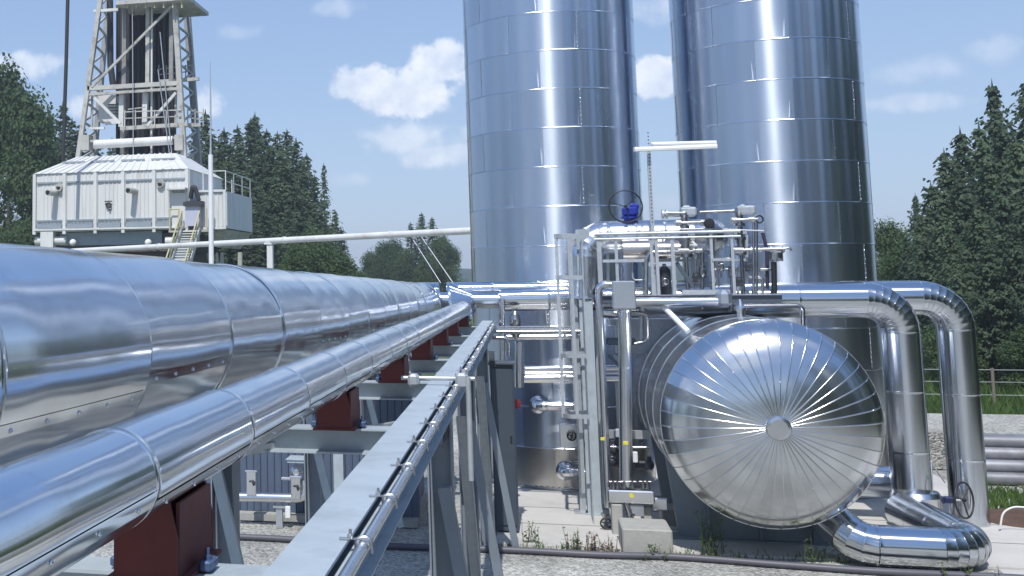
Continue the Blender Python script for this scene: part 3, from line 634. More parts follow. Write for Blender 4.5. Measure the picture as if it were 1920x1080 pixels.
# ladder with cage
lad = thing('caged_ladder', 'grey caged access ladder on the left side of the steel platform', 'ladder', (1.05, 21.4, 0))
LX = P(1100, 700, 21.3).x; zt, zb = P(1100, 440, 21.3).z, .03
for y in (21.1, 21.55): MB().bar((LX, y, zb), (LX, y, zt + .05), .022, .065, up=Vector((0, 1, 0))).build('side_rail', GALV, lad)
z = .3
while z < zt: MB().tube([(LX, 21.1, z), (LX, 21.55, z)], .013, 8).build('rung', GALV, lad); z += .28
cx_ = LX - .3
hoops = [zt - .02, P(1070, 520, 21.3).z, P(1070, 665, 21.3).z, P(1070, 777, 21.3).z]
CG = [(LX, 21.0), (LX - .32, 20.98), (P(1048, 600, 21.1).x, 21.1), (P(1048, 600, 21.3).x - .02, 21.35), (P(1048, 600, 21.5).x, 21.58), (LX - .3, 21.68), (LX, 21.66)]
for z in hoops:
    mb = MB(); pts = fillet([(x, y, z) for x, y in CG], .1, 3)
    for a, b in zip(pts, pts[1:]):
        if (b - a).length > .004: mb.bar(a, b, .012, .07)
    mb.build('cage_hoop', GALV, lad)
for x, y in ((P(1049, 600, 21.1).x, 21.1), (P(1049, 600, 21.5).x, 21.56), (P(1075, 600, 21.0).x, 20.99), (P(1073, 600, 21.6).x, 21.67)):
    MB().bar((x, y, hoops[-1] - .03), (x, y, hoops[0] + .03), .055, .01, up=Vector((0, 1, 0))).build('cage_strap', GALV, lad)

# upper insulated line on the platform
UY = 22.1
c0, c1 = P(1096, 446, UY), P(1350, 445, UY); rU = P(1200, 415, UY).z - P(1200, 446, UY).z
clad_pipe('insulated_line', 'short fat insulated line lying above the platform with bends at both ends', 'pipe',
          [P(1098, 560, UY), Vector((P(1098, 446, UY).x, UY, c0.z)), Vector((P(1336, 445, UY).x, UY, c0.z)), Vector((P(1340, 445, UY).x + .05, UY + 1.3, c0.z - .02))], rU, .36, .55, ALU_SHELL, 40, 5)
solid('insulated_branch', MB().lathe(P(1166, 470, UY - .35), (1, 0, 0), [(0, .17), (.01, .19), (.45, .19), (.46, .17), (.95, .17)], 32), BRONZE, 'warm toned insulated drum under the fat line behind the railing', 'insulation')
bv = thing('wheel_valve', 'blue gear valve with a big thin black handwheel on the fat line', 'valve', P(1180, 405, UY))
mb = MB(); mb.cb(P(1181, 397, UY - .05), (.27, .2, .17), .03); mb.cb(P(1189, 388, UY - .05), (.16, .17, .12), .03); mb.lathe(P(1181, 412, UY - .05), (0, 0, 1), [(-.12, .1), (.02, .1), (.02, .15), (.06, .15)], 16); mb.build('gearbox', BLUE, bv)
mb = MB(); handwheel(mb, P(1173, 387, UY - .45), (.12, -1, .1), .285, .012, 3); mb.tube([P(1173, 387, UY - .45), P(1181, 396, UY)], .012, 8); mb.build('handwheel', BLACK, bv)
# lamp pole
lp = thing('lamp_pole', 'perforated pole carrying two white tube lights above the platform', 'lamp', P(1223, 440, PY + .2))
x = P(1222, 400, PY + .2).x
MB().channel((x, PY + .2, zd), (x, PY + .2, P(1222, 281, PY + .2).z), .06, .075, .006, up=Vector((0, 1, 0))).build('pole', GALV, lp)
mb = MB()
for i in range(26):
    z = zd + 1.25 + i * .062; mb.box((x + .0, PY + .2 - .042, z), (.02, .006, .025))
mb.build('slot_row', PAINT_DARK, lp)
mb = MB(); a, b = P(1189, 280.5, PY), P(1343, 274.5, PY + .3); mb.prism(a, b, [(-.05, -.035), (.05, -.035), (.055, .0), (.035, .04), (-.035, .04), (-.055, 0)]); mb.build('tube_light', WHITE, lp)
mb = MB(); a, b = P(1220, 270.5, PY + .45), P(1342, 267.5, PY + .7); mb.prism(a, b, [(-.045, -.03), (.045, -.03), (.05, .0), (.03, .035), (-.03, .035), (-.05, 0)]); mb.build('tube_light', WHITE, lp)
mb = MB(); mb.bar(P(1219, 279, PY + .2), P(1223, 268, PY + .5), .05, .04); mb.build('bracket', GALV, lp)

# ------------------------------------------------------------------ valve trees on the platform
VYY = PY + .35
def vstack(mb, px, ys, Y, spec):              # spec: list of (py, radius)
    base = P(px, ys, Y)
    prof = [(base.z - 0 if False else P(px, py, Y).z - base.z, r) for py, r in spec]
    mb.lathe(base, (0, 0, 1), prof, 14)
def flange(mb, c, d, r=.075, t=.03, gap=.012):
    d = Vector(d).normalized(); c = Vector(c); mb.lathe(c - d * (t + gap / 2), d, [(0, r), (t, r)], 14); mb.lathe(c + d * (gap / 2), d, [(0, r), (t, r)], 14)
    x, y, _ = frame(d)
    for i in range(6):
        a = i * math.pi / 3; p = c + (x * math.cos(a) + y * math.sin(a)) * r * .78; mb.lathe(p - d * (t + .02), d, [(0, .009), (t * 2 + .04, .009)], 6)
S = mat('valve_steel', (.44, .44, .45), .27, 1, vary=.2, vscale=6, objvary=.25)
v1 = thing('valve_tree', 'left upright stack of flanged stainless valves beside the fat insulated line', 'valve', P(1291, 560, VYY), 'stainless valve trees')
mb = MB(); vstack(mb, 1291, 560, VYY, [(560, .03), (482, .03), (482, .09), (476, .09), (476, .05), (460, .06), (452, .06), (452, .085), (447, .085), (447, .04), (428, .04), (428, .08), (423, .08), (423, .05), (408, .055), (404, .09), (399, .09), (394, .07), (390, .05)]); mb.build('valve_body', S, v1)
mb = MB(); mb.cb(P(1291, 397, VYY), (.26, .16, .16), .03); mb.cb(P(1287, 392, VYY), (.14, .14, .12), .03); mb.build('bonnet', GALV, v1)
mb = MB(); mb.tube([P(1246, 402, VYY), P(1284, 402, VYY)], .045, 12); mb.tube([P(1248, 399, VYY - .07), P(1284, 399, VYY - .07)], .02, 8)
for px in (1241, 1248): mb.lathe(P(px, 402, VYY), (1, 0, 0), [(0, .085), (.03, .085)], 12)
mb.build('actuator', GALV, v1)
mb = MB(); mb.tube([P(1268, 418, VYY - .05), P(1325, 417, VYY - .05)], .03, 10); flange(mb, P(1272, 418, VYY - .05), (1, 0, 0), .06); flange(mb, P(1318, 417, VYY - .05), (1, 0, 0), .06); mb.build('side_branch', S, v1)
mb = MB(); mb.lathe(P(1330, 419, VYY - .2), (-.2, -1, 0), [(0, .085), (.05, .09), (.07, .075), (.075, .02)], 20); mb.build('gauge', BLACK, v1)
mb = MB(); mb.bar(P(1298, 452, VYY - .1), P(1307, 461, VYY - .12), .05, .03); mb.build('name_plate', WHITE, v1)
v2 = thing('valve_tree', 'right upright stack of flanged valves with black ring handle', 'valve', P(1395, 560, VYY), 'stainless valve trees')
mb = MB(); vstack(mb, 1395, 565, VYY, [(565, .03), (478, .03), (478, .09), (473, .09), (473, .05), (458, .065), (450, .065), (450, .09), (444, .09), (444, .045), (424, .045), (424, .085), (418, .085), (418, .055), (404, .06), (398, .085), (392, .07), (388, .05)]); mb.build('valve_body', S, v2)
mb = MB(); mb.cb(P(1399, 394, VYY), (.3, .16, .15), .03); mb.cb(P(1392, 389, VYY), (.12, .14, .1), .03); mb.build('bonnet', GALV, v2)
mb = MB(); mb.tube([P(1372, 413, VYY - .05), P(1420, 411, VYY - .05)], .032, 10); flange(mb, P(1376, 413, VYY - .05), (1, 0, 0), .06); flange(mb, P(1408, 411.5, VYY - .05), (1, 0, 0), .05); mb.build('side_branch', S, v2)
mb = MB(); mb.torus(P(1424, 411, VYY - .05), (.25, -1, 0), .06, .014, 20, 8); mb.build('ring_handle', BLACK, v2)
rod('connecting_rod', 'bright horizontal tube joining the tops of the two valve trees', 'pipe', [P(1312, 398, VYY), P(1382, 395, VYY)], .026, S)
rod('bypass_pipe', 'thin bent bypass pipe dropping left of the left valve tree', 'pipe', [P(1282, 471, VYY - .2), P(1213, 473, VYY - .2), P(1211, 556, VYY - .2)], .032, S, .14)
mb = MB(); mb.tube([P(1270, 470, VYY - .05), P(1317, 473, VYY - .05)], .035, 10)
for px in (1276, 1286, 1303, 1311): flange(mb, P(px, 471, VYY - .05), (1, 0, 0), .065)
mb.cb(P(1303, 480, VYY - .1), (.1, .1, .1), .02); solid('flange_row', mb, S, 'row of bolted flanges across the foot of the left valve tree', 'flange')
mb = MB(); mb.tube([P(1369, 470, VYY - .05), P(1468, 467, VYY - .05)], .034, 10)
for px in (1378, 1388, 1412): flange(mb, P(px, 469.5, VYY - .05), (1, 0, 0), .065)
for px in (1443, 1467): mb.lathe(P(px, 468, VYY - .05), (1, 0, 0), [(0, .06), (.03, .06)], 12)
mb.tube(fillet([P(1468, 467, VYY - .05), P(1481, 464, VYY - .05), P(1484, 470, VYY - .05)], .06, 3), .02, 8)
solid('flange_row', mb, S, 'bolted flange row with hooked end right of the right valve tree', 'flange')
mb = MB(); mb.lathe(P(1455, 490, VYY - .05), (0, 0, 1), [(0, .06), (.05, .11), (.14, .11), (.16, .05)], 16); mb.cb(P(1444, 478, VYY - .05), (.03, .05, .22), .01); mb.cb(P(1466, 478, VYY - .05), (.03, .05, .22), .01)
solid('level_sensor', mb, S, 'bell shaped stainless sensor hanging at the right end of the platform', 'sensor')
rod('black_standpipe', 'short black standpipe under the bell shaped sensor', 'pipe', [P(1451, 491, VYY - .05), P(1452, 550, VYY - .05)], .045, BLACK)
rod('dark_drain', 'dark slanting drain pipe between the right valve tree and the sensor', 'pipe', [P(1430, 436, VYY + .2), P(1438, 470, VYY + .2), P(1439, 545, VYY + .2)], .03, mat('dark_purple', (.04, .035, .07), .5))
for px, y0_, y1_, r_, lb in ((1317, 474, 580, .030, 'thin riser with ball valve below the left valve tree'), (1336, 420, 545, .034, 'tall bare riser just right of the left valve tree'), (1372, 432, 583, .030, 'thin riser with ball valve left of the right valve tree'), (1413, 416, 560, .022, 'left of two slim tubes right of the right valve tree'), (1419, 416, 556, .020, 'right of two slim tubes right of the right valve tree')):
    mb = MB(); mb.tube([P(px, y0_, VYY - .1), P(px, y1_, VYY - .1)], r_, 10)
    if r_ == .030:
        c = P(px, 508, VYY - .1); mb.lathe(c - Vector((0, 0, .12)), (0, 0, 1), [(0, .06), (.03, .06), (.03, .045), (.07, .065), (.14, .065), (.18, .045), (.18, .06), (.21, .06)], 14)
        mb.tube([c + Vector((-.02, -.08, -.02)), c + Vector((.0, -.1, .13))], .016, 8)
        mb.lathe(P(px, 548, VYY - .1), (0, 0, 1), [(0, .05), (.05, .05)], 12)
    solid('riser_tube', mb, S, lb, 'pipe')
solid('gas_bottle', MB().lathe(P(1248, 552, VYY + .1), (0, 0, 1), [(0, .1), (.42, .1), (.47, .06), (.5, .03), (.53, .03)], 16), mat('dark_grey', (.05, .055, .07), .4, .3), 'dark upright cylinder standing on the platform behind the railing', 'cylinder')
rod('rim_pipe', 'thin stainless pipe running right from the vessel nozzle and bending down', 'pipe', [P(1392, 574, 20.9), P(1506, 573, 20.9), P(1506, 612, 20.9)], .034, S, .09)
solid('vessel_nozzle', MB().lathe(P(1389, 596, 20.6), (0, 0, 1), [(-.1, .07), (.12, .07), (.12, .1), (.16, .1), (.2, .06), (.3, .03)], 20), ALU_SHELL, 'short nozzle standing on top of the round vessel', 'nozzle')
rod('white_tube', 'pale slanting tube leaning on the top left of the vessel', 'pipe', [P(1242, 573, 20.6), P(1290, 622, 20.2)], .045, WHITE)
TB = 'thin stainless instrument tube among the valves on the platform'; TG = 'instrument tubes on the platform'
for pts_ in (((1228, 448), (1228, 546)), ((1246, 505), (1246, 528), (1300, 527)), ((1304, 480), (1304, 548)), ((1345, 470), (1345, 560)), ((1352, 520), (1352, 485), (1372, 484)), ((1384, 500), (1384, 558)), ((1402, 482), (1402, 520), (1430, 520), (1430, 556)),
             ((1262, 448), (1262, 470)), ((1274, 430), (1330, 429)), ((1356, 430), (1432, 433)), ((1206, 500), (1206, 545)), ((1330, 505), (1396, 504)), ((1426, 505), (1450, 505)), ((1166, 500), (1166, 548)), ((1186, 490), (1186, 525), (1208, 525))):
    Yq = VYY - .15 + random.uniform(-.1, .5); rod('instrument_tube', TB, 'pipe', [P(a_, b_, Yq) for a_, b_ in pts_], random.choice((.014, .018, .024)), random.choice((S, S, GALV, STAINLESS)), .06, 8, TG)
for px, py in ((1246, 528), (1304, 520), (1352, 500), (1402, 500), (1228, 500), (1384, 528)):
    q = P(px, py, VYY - .1); mb = MB(); mb.lathe(q - Vector((0, 0, .08)), (0, 0, 1), [(0, .045), (.03, .045), (.03, .03), (.06, .05), (.11, .05), (.13, .03), (.13, .045), (.16, .045)], 12); mb.tube([q, q + Vector((0, -.13, 0))], .014, 6); mb.torus(q + Vector((0, -.13, 0)), (0, 1, 0), .05, .009, 16, 6)
    solid('needle_valve', mb, random.choice((S, mat('motor_dark', (.07, .075, .09), .4, .4))), 'small hand valve on a thin tube of the platform', 'valve', 'small platform hand valves')
# box and line above the vessel
solid('junction_box', MB().cb(P(1169, 553, 20.5), (.36, .26, .46), .015), mat('alu_box', (.5, .53, .56), .35, .8, vary=.08), 'metal clad box topping the vertical pipe left of the vessel', 'box')
clad_pipe('vertical_line', 'thicker vertical insulated pipe below the metal clad box', 'pipe', [P(1171, 580, 20.5), Vector((P(1174, 900, 20.5).x, 20.5, P(1174, 910, 20.5).z))], .105, .2, 1.0, ALU_SHELL, 28, screws=False)
clad_pipe('vertical_line', 'thinner vertical insulated pipe bending over beside the ladder', 'pipe', [P(1150, 534, 20.9), P(1122, 533, 20.9), Vector((P(1122, 533, 20.9).x, 20.9, .35))], .062, .12, 1.1, ALU_SHELL, 24, screws=False)
clad_pipe('vessel_line', 'straight polished pipe from the metal clad box across above the vessel', 'pipe', [P(1188, 566, 20.5), P(1345, 565, 20.5)], .074, .2, 1.6, ALU_SHELL, 24, screws=False)
solid('end_box', MB().cb(P(1357, 560, 20.5), (.24, .22, .28), .09), mat('alu_box2', (.42, .46, .52), .35, .8), 'rounded metal box ending the straight pipe above the vessel', 'box')
for px, py in ((1131, 818), (1177, 828)):
    pass
mb = MB(); mb.cb(P(1129.5, 822, 20.9) + Vector((0, -.07, 0)), (.07, .02, .05), .004); solid('pipe_marker', mb, STICKER, 'small yellow marker plate on the thinner vertical pipe', 'marker')
mb = MB(); mb.cb(P(1172, 829, 20.5) + Vector((0, -.113, 0)), (.08, .02, .055), .004); solid('pipe_marker', mb, STICKER, 'small yellow marker plate on the thicker vertical pipe', 'marker')
# second row of small pipes behind the ladder, left part
rod('service_pipe', 'upper of two long thin pipes crossing in front of the left tank', 'pipe', [P(918, 622, 21.9), P(1112, 621, 21.9)], .03, S)
rod('service_pipe', 'short thin pipe just below the cable tray at the cabinet top', 'pipe', [P(920, 633, 21.6), P(953, 634, 21.6), P(954, 668, 21.6)], .036, S, .1)
clad_pipe('service_line', 'lower slim insulated pipe crossing in front of the left tank', 'pipe', [P(950, 632, 22.2), P(1108, 631, 22.2)], .05, .1, 1.3, ALU_SHELL, 24, screws=False)
mb = MB()
for py in (613, 617): mb.bar(P(918, py, 22.0), P(1112, py - 1, 22.0), .03, .02)
for px in range(925, 1110, 12): mb.bar(P(px, 617, 22.0), P(px, 613, 22.05), .01, .01)
solid('cable_tray', mb, GALV, 'narrow ladder tray holding cables across the left tank', 'cable tray')
for py, rr, lb in ((692, .055, 'upper'), (701, .05, 'middle'), (710, .085, 'lowest')):
    clad_pipe('ring_line', lb + ' of three stacked pipes crossing the foot of the left tank', 'pipe', [P(978, py, 22.9), P(1165, py - 2, 22.9)], rr, .2, 1.8, ALU_SHELL, 24, screws=False, group='stacked ring lines')
clad_pipe('standpipe', 'slim standpipe dropping from the header beside the cabinet', 'pipe', [P(941, 560, 22.2), P(942, 700, 22.2)], .055, .1, 1.2, ALU_SHELL, 20, screws=False)
clad_pipe('standpipe', 'second slim standpipe right of the bottle shaped vessel', 'pipe', [P(974, 640, 22.6), P(974, 725, 22.6)], .085, .1, 1.2, ALU_SHELL, 20, screws=False)
solid('air_vessel', MB().lathe(P(967, 632, 22.2), (0, 0, 1), [(-.05, .03), (0, .07), (.06, .1), (.32, .1), (.42, .07), (.47, .04), (.52, .05)], 20), S, 'small bottle shaped metal vessel hanging below the header pipe', 'vessel')
for px, py, L_, lb in ((1009, 761, .95, 'upper bent outlet pipe leaving the foot of the left tank'), (1059, 886, .6, 'lower bent outlet pipe leaving the foot of the left tank')):
    tY = 23.9; a = P(px, py - 4, tY + .35); b = P(px, py, tY - .25)
    t = thing('outlet_elbow', lb, 'pipe', b, 'tank outlet elbows')
    pts = fillet([a, b, b + Vector((L_, .0, 0))], .14, 5); clad_elbow(t, pts[1:-1], .085, ALU_SHELL, 24); clad_straight(t, pts[-2], pts[-1], .085, 1.0, ALU_SHELL, 24, screws=False)
    mb = MB(); mb.lathe(a.lerp(b, .35), (b - a), [(0, .17), (.03, .17), (.05, .12), (.1, .1)], 24); mb.build('collar', ALU_SHELL, t)
mb = MB(); q = P(1068, 815, 23.2); mb.cb(q, (.36, .3, .42), .012); bx = thing('valve_box', 'square insulated valve box with small black handwheel by the left tank', 'valve box', q)
mb.build('box_shell', ALU_SMALL, bx); mb = MB(); handwheel(mb, P(1072, 818, 22.95), (0, -1, 0), .075, .014, 4); mb.tube([P(1072, 818, 22.95), P(1072, 818, 23.1)], .02, 8); mb.build('handwheel', BLACK, bx)
mb = MB(); q = P(1098, 655, 22.6); mb.lathe(q, (0, -1, 0), [(-.1, .12), (.05, .12), (.06, .09), (.1, .09)], 16); mb.cb(q + Vector((0, .15, 0)), (.3, .2, .2), .02); solid('pump_motor', mb, mat('motor_dark', (.07, .075, .09), .4, .4), 'small dark pump motor behind the caged ladder', 'motor')
mb = MB(); q = P(1096, 595, 22.3); mb.cb(q, (.26, .18, .2), .02); solid('control_box', mb, PAINT_GREY, 'pale grey control box behind the caged ladder', 'box')
mb = MB(); q = P(1082, 583, 22.4); mb.tube([q, q + Vector((.5, 0, .06))], .025, 8); mb.lathe(q + Vector((.15, 0, .0)), (0, 0, 1), [(0, .05), (.12, .05)], 10); mb.lathe(q + Vector((.35, 0, .0)), (0, 0, 1), [(0, .04), (.16, .04)], 10); solid('small_valve', mb, mat('oxide_red', (.2, .04, .05), .5), 'small red valve pipework under the header by the ladder', 'valve')
# under-deck clutter right of the ladder
rod('drain_line', 'thin stainless pipe looping below the platform left of the vessel', 'pipe', [P(1125, 586, 21.6), P(1193, 586, 21.6), P(1213, 588, 21.6), P(1213, 640, 21.6), P(1190, 645, 21.6)], .034, S, .1)
rod('drain_line', 'short insulated stub below the metal clad box', 'pipe', [P(1125, 585, 21.2), P(1156, 588, 21.2)], .055, ALU_SMALL, .1)
rod('deck_strut', 'grey upright strut below the platform by the vessel shoulder', 'strut', [P(1203, 575, 21.7), P(1203, 640, 21.7)], .045, GALV)
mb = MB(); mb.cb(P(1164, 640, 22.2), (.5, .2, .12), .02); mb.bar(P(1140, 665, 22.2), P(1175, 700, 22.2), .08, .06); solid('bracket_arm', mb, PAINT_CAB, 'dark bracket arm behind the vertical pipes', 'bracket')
mb = MB()
for px, py in ((1150, 850), (1148, 872), (1190, 868), (1218, 880), (1160, 835)): mb.lathe(P(px, py, 22.0), (0, 0, 1), [(0, .05), (.05, .08), (.1, .08), (.16, .04), (.22, .04)], 10)
mb.cb(P(1150, 858, 22.1), (.24, .2, .3), .02); mb.cb(P(1206, 872, 22.1), (.3, .15, .14), .02); solid('pump_set', mb, mat('motor_dark', (.07, .075, .09), .4, .4), 'dark pump set in the shade between the pipes and the vessel', 'pump')
rod('pump_pipe', 'thin pipe crossing behind the vertical pipes near the pump set', 'pipe', [P(1145, 838, 21.8), P(1222, 839, 21.8)], .02, S)
mb = MB(); mb.cb(P(1162, 812, 21.7), (.14, .1, .14), .01); solid('terminal_box', mb, PAINT_GREY, 'small grey terminal box left of the thicker vertical pipe', 'box')
mb = MB(); mb.cb(P(1191, 857, 21.4), (.08, .06, .18), .01); solid('terminal_box', mb, WHITE, 'small pale terminal box right of the thicker vertical pipe', 'box')
mb = MB(); mb.cb((2.55, 23.3, 3.05), (1.9, .5, .7), .03); mb.cb((2.3, 23.0, 2.45), (.5, .3, .6), .02); mb.bar((1.6, 23.1, .05), (1.6, 23.1, 2.7), .12); mb.bar((3.4, 23.2, 3.3), (1.5, 23.2, 3.3), .1)
solid('heat_exchanger', mb, GALV, 'boxed grey heat exchanger between the two tanks behind the vessel', 'heat exchanger')
# flange block at the foot
fb = thing('manifold_block', 'silver manifold block with bolts at the foot of the vertical pipe', 'manifold', P(1182, 945, 20.45))
MB().cb(P(1182, 929, 20.45), (.72, .3, .2), .02).build('block', ALU_SMALL, fb)
MB().cb(P(1236, 943, 20.5), (.24, .26, .2), .02).build('side_block', ALU_SMALL, fb)
mb = MB()
for px in (1150, 1158, 1171, 1186, 1206, 1214): q = P(px, 916, 20.4); mb.lathe(q, (0, 0, 1), [(0, .035), (.05, .035), (.05, .02), (.12, .02)], 8); mb.tube([q + Vector((-.06, 0, .11)), q + Vector((.06, 0, .11))], .012, 6)
mb.build('bolt_row', S, fb)
mb = MB(); mb.lathe(P(1184, 929, 20.29), (0, -1, 0), [(0, .035), (.012, .035)], 12); mb.build('sticker', STICKER, fb)
mb = MB(); mb.cb(P(1191, 955, 20.45), (.26, .2, .18), .01); mb.build('pedestal_plate', GALV, fb)
for px, lb in ((1135.5, 'left'), (1184, 'right')):
    Y = 20.75 if px < 1150 else 20.3
    t = thing('drain_valve', 'black handwheel drain valve low on the %s of the two vertical pipes' % lb, 'valve', P(px, 985, Y), 'low drain valves')
    mb = MB(); q = P(px, 979, Y); handwheel(mb, q - Vector((0, .12, 0)), (0, -1, 0), .085, .013, 5); mb.build('handwheel', BLACK, t)
    mb = MB(); mb.tube([q - Vector((0, .12, 0)), q + Vector((0, .08, 0))], .018, 8); mb.lathe(q + Vector((0, .08, -.14)), (0, 0, 1), [(0, .07), (.04, .07), (.05, .045), (.22, .045), (.23, .07), (.27, .07)], 14)
    if px > 1150: mb.tube([q + Vector((0, .08, .1)), P(1175, 945, Y + .08)], .05, 12)
    mb.build('valve_body', S, t)
MB_ = MB(); MB_.cb((P(1157, 970, 20.4).x, 20.45, .25), (.17, .3, .5), .015); solid('plinth_post', MB_, CONC2, 'pale concrete post left under the manifold block', 'post')
MB_ = MB(); MB_.cb((P(1213, 970, 20.5).x, 20.6, .23), (.15, .3, .44), .015); solid('plinth_post', MB_, CONC2, 'pale concrete post right under the manifold block', 'post')
mb = MB(); x0, x1 = P(1169, 1045, 18.9).x, P(1263, 1045, 18.95).x
mb.cb(((x0 + x1) / 2, 19.35, .19), (x1 - x0, .85, .42), .02); solid('concrete_block', mb, CONC2, 'low pale concrete block on the pad edge before the vessel', 'block')
mb = MB(); mb.cb((2.8, 21.4, .15), (1.5, .5, .32), .02); solid('footing', mb, CONC2, 'long shaded concrete footing beside the vessel support', 'footing')
# cabinets under the rack end
CABD = mat('cabinet_dark', (.05, .068, .09), .5, vary=.06)  # dark slate paint, deepened to hold the shade the cabinet stands in
def cabinet(label, px0, px1, pyt, Y, d, m):
    a, b = P(px0, pyt, Y), P(px1, pyt, Y); w = b.x - a.x; h = a.z
    t = thing('switch_cabinet', label, 'cabinet', ((a.x + b.x) / 2, Y, .02), 'electrical cabinets')
    MB().cb(((a.x + b.x) / 2, Y + d / 2, h / 2 + .03), (w, d, h - .05), .012).build('body', m, t)
    MB().cb(((a.x + b.x) / 2, Y - .012, h / 2 + .05), (w - .05, .02, h - .2), .008).build('door', m, t)
    MB().cb(((a.x + b.x) / 2, Y + d / 2 - .02, h + .02), (w + .06, d + .1, .04), .01).build('rain_hood', m, t)
    MB().cb((b.x - .07, Y - .03, h * .56), (.03, .02, .12), .008).build('handle', BLACK, t)
    return t
cabinet('tall slate grey switch cabinet at the end of the rack', 918, 962, 684, 20.05, .45, CABD)
mb = MB(); q = P(966, 757, 20.7); mb.lathe(q, (.6, -.8, 0), [(-.12, .06), (0, .08), (.05, .08), (.06, .04)], 18); solid('alarm_horn', mb, mat('alarm_red', (.22, .02, .025), .5), 'round red alarm horn beside the slate grey cabinet', 'alarm')
# ribbed hut under the rack
def hut():
    t = thing('equipment_hut', 'slate blue ribbed metal hut under the rack', 'hut', (-4.0, 20.4, 0))
    x0, x1, y, h = -7.4, -1.95, 20.35, 2.45
    MB().box(((x0 + x1) / 2, y + 1.3, h / 2 + .13), (x1 - x0 - .1, 2.4, h - .06)).build('core', HUT, t)
    MB().box(((x0 + x1) / 2, y + 1.2, .07), (x1 - x0 + .1, 2.7, .12)).build('plinth', CONC2, t)
    rib = MB(); pr = [(0, 0), (.012, .022), (.05, .022), (.062, 0)]
    me = None; n = int((x1 - x0) / .125)
    for i in range(n):
        x = x0 + .03 + i * .125
        if me is None:
            mb = MB(); mb.prism((0, 0, .14), (0, 0, h + .1), [(0, 0), (.088, 0), (.098, .02), (.112, .02), (.122, 0), (.122, -.01), (0, -.01)], up=Vector((0, -1, 0))); me = mb.mesh('rib_panel', HUT)
        ob = link('rib_panel', me, t, Vector((x + .122, y + .1 - .02, 0)) - Vector(t.location))
    MB().box(((x0 + x1) / 2, y + 1.2, h + .16), (x1 - x0 + .2, 2.75, .08)).build('roof', HUT, t)
    xp = P(635, 900, y).x; MB().box((xp, y + .02, 1.3), (.17, .05, 2.3)).build('door_post', PAINT_GREY, t)
    mb = MB()
    for px in range(465, 745, 8): mb.lathe(P(px, 967, y + .05), (0, -1, 0), [(0, .008), (.015, .008)], 6)
    mb.build('rivet_row', GALV, t)
hut()
fl = thing('flue_pipework', 'pale elbow pipework with two vent boxes before the slate blue hut', 'vent', P(520, 995, 19.75))
Y = 19.8
MB().tube(fillet([P(440, 931, Y), P(572, 934, Y), P(573, 900, Y)], .14), .078, 20).build('duct', ALU_SMALL, fl)
for px, t0, b0 in ((473, 882, 928), (556, 893, 935)):
    a, b = P(px, t0, Y - .02), P(px, b0, Y - .02); mb = MB(); mb.cb((a + b) / 2, (.17, .16, abs(a.z - b.z)), .01); mb.cb(a + Vector((0, 0, .0)), (.22, .2, .03), .008); mb.build('vent_box', ALU_SMALL, fl)
    mb = MB(); q = P(px, (t0 + b0) / 2, Y - .13); mb.tube(fillet([q + Vector((-.05, 0, .02)), q + Vector((.01, -.02, .02)), q + Vector((.03, -.02, -.05))], .03, 3), .014, 8); mb.build('lever', BLACK, fl)
MB().lathe(P(562, 880, Y + .3), (0, -1, 0), [(0, .11), (.28, .11), (.3, .09), (.34, .05), (.345, .01)], 28).build('drum', ALU_SHELL, fl)
mb = MB(); a = P(562, 862, Y + .1); mb.box(a, (.36, .4, .05)); mb.box(a + Vector((0, -.0, .03)), (.4, .44, .015)); mb.build('rain_cap', PAINT_GREY, fl)
a = P(537, 895, Y); mb = MB(); mb.cb(a + Vector((0, .02, -.02)), (.2, .1, .05), .02); mb.build('side_arm', ALU_SMALL, fl)
q = P(524, 950, Y); mb = MB(); mb.box((q.x, Y, q.z / 2), (.11, .08, q.z)); mb.box((q.x, Y, q.z), (.2, .12, .03)); mb.build('support_post', GALV, fl)
q = P(540, 960, Y); mb = MB(); mb.cb(q, (.09, .07, .2), .01); mb.build('terminal_box', WHITE, fl)

# ================================================================== DRILLING RIG
RY = 60.0
rig = thing('rig_cabin', 'white corrugated rig cabin with hipped roof below the derrick', 'cabin', (-22, RY, 0))
X0, X1, Z0, Z1, YB = -26.25, -17.42, 6.85, 10.1, 67.5
MB().box(((X0 + X1) / 2, (RY + YB) / 2, (Z0 + Z1) / 2), (X1 - X0, YB - RY, Z1 - Z0)).build('wall', RIGW, rig)
XM = [P(p, 400, RY).x for p in (66, 122, 180, 232, 290, 352)]
def rigpanel(parent, x0, x1, y, z0, z1):
    n = max(2, round((x1 - x0) / .235)); me = None; w = (x1 - x0) / n
    mb = MB(); mb.prism((0, 0, z0), (0, 0, z1), [(0, .012), (w * .66, .012), (w * .72, .045), (w * .92, .045), (w, .012), (w, .004), (0, .004)], up=Vector((0, -1, 0))); me = mb.mesh('corrugation', RIGW)
    for i in range(n):
        link('corrugation', me, parent, Vector((x0 + (i + 1) * w, y, 0)) - Vector(parent.location))
for a, b in zip(XM, XM[1:]):
    rigpanel(rig, a + .1, b - .1, RY, Z0 + .45, Z1 - .03)
    MB().box(((a + b) / 2, RY - .05, Z1 - .52), (b - a - .25, .1, .09)).build('rail_strip', RIGGREY, rig)
    MB().box(((a + b) / 2, RY - .05, Z0 + .62), (b - a - .25, .1, .08)).build('rail_strip', RIGGREY, rig)
    MB().box(((a + b) / 2, RY - .08, Z0 + .3), (b - a - .3, .12, .22)).build('sill_beam', RIGGREY, rig)
    MB().box(((a + b) / 2, RY - .10, Z0 + .12), (b - a - .02, .18, .1)).build('base_strip', RIGW, rig)
for a in XM: MB().box((a, RY - .08, (Z0 + Z1) / 2 - .08), (.18, .16, Z1 - Z0 + .1)).build('wall_post', RIGW, rig)
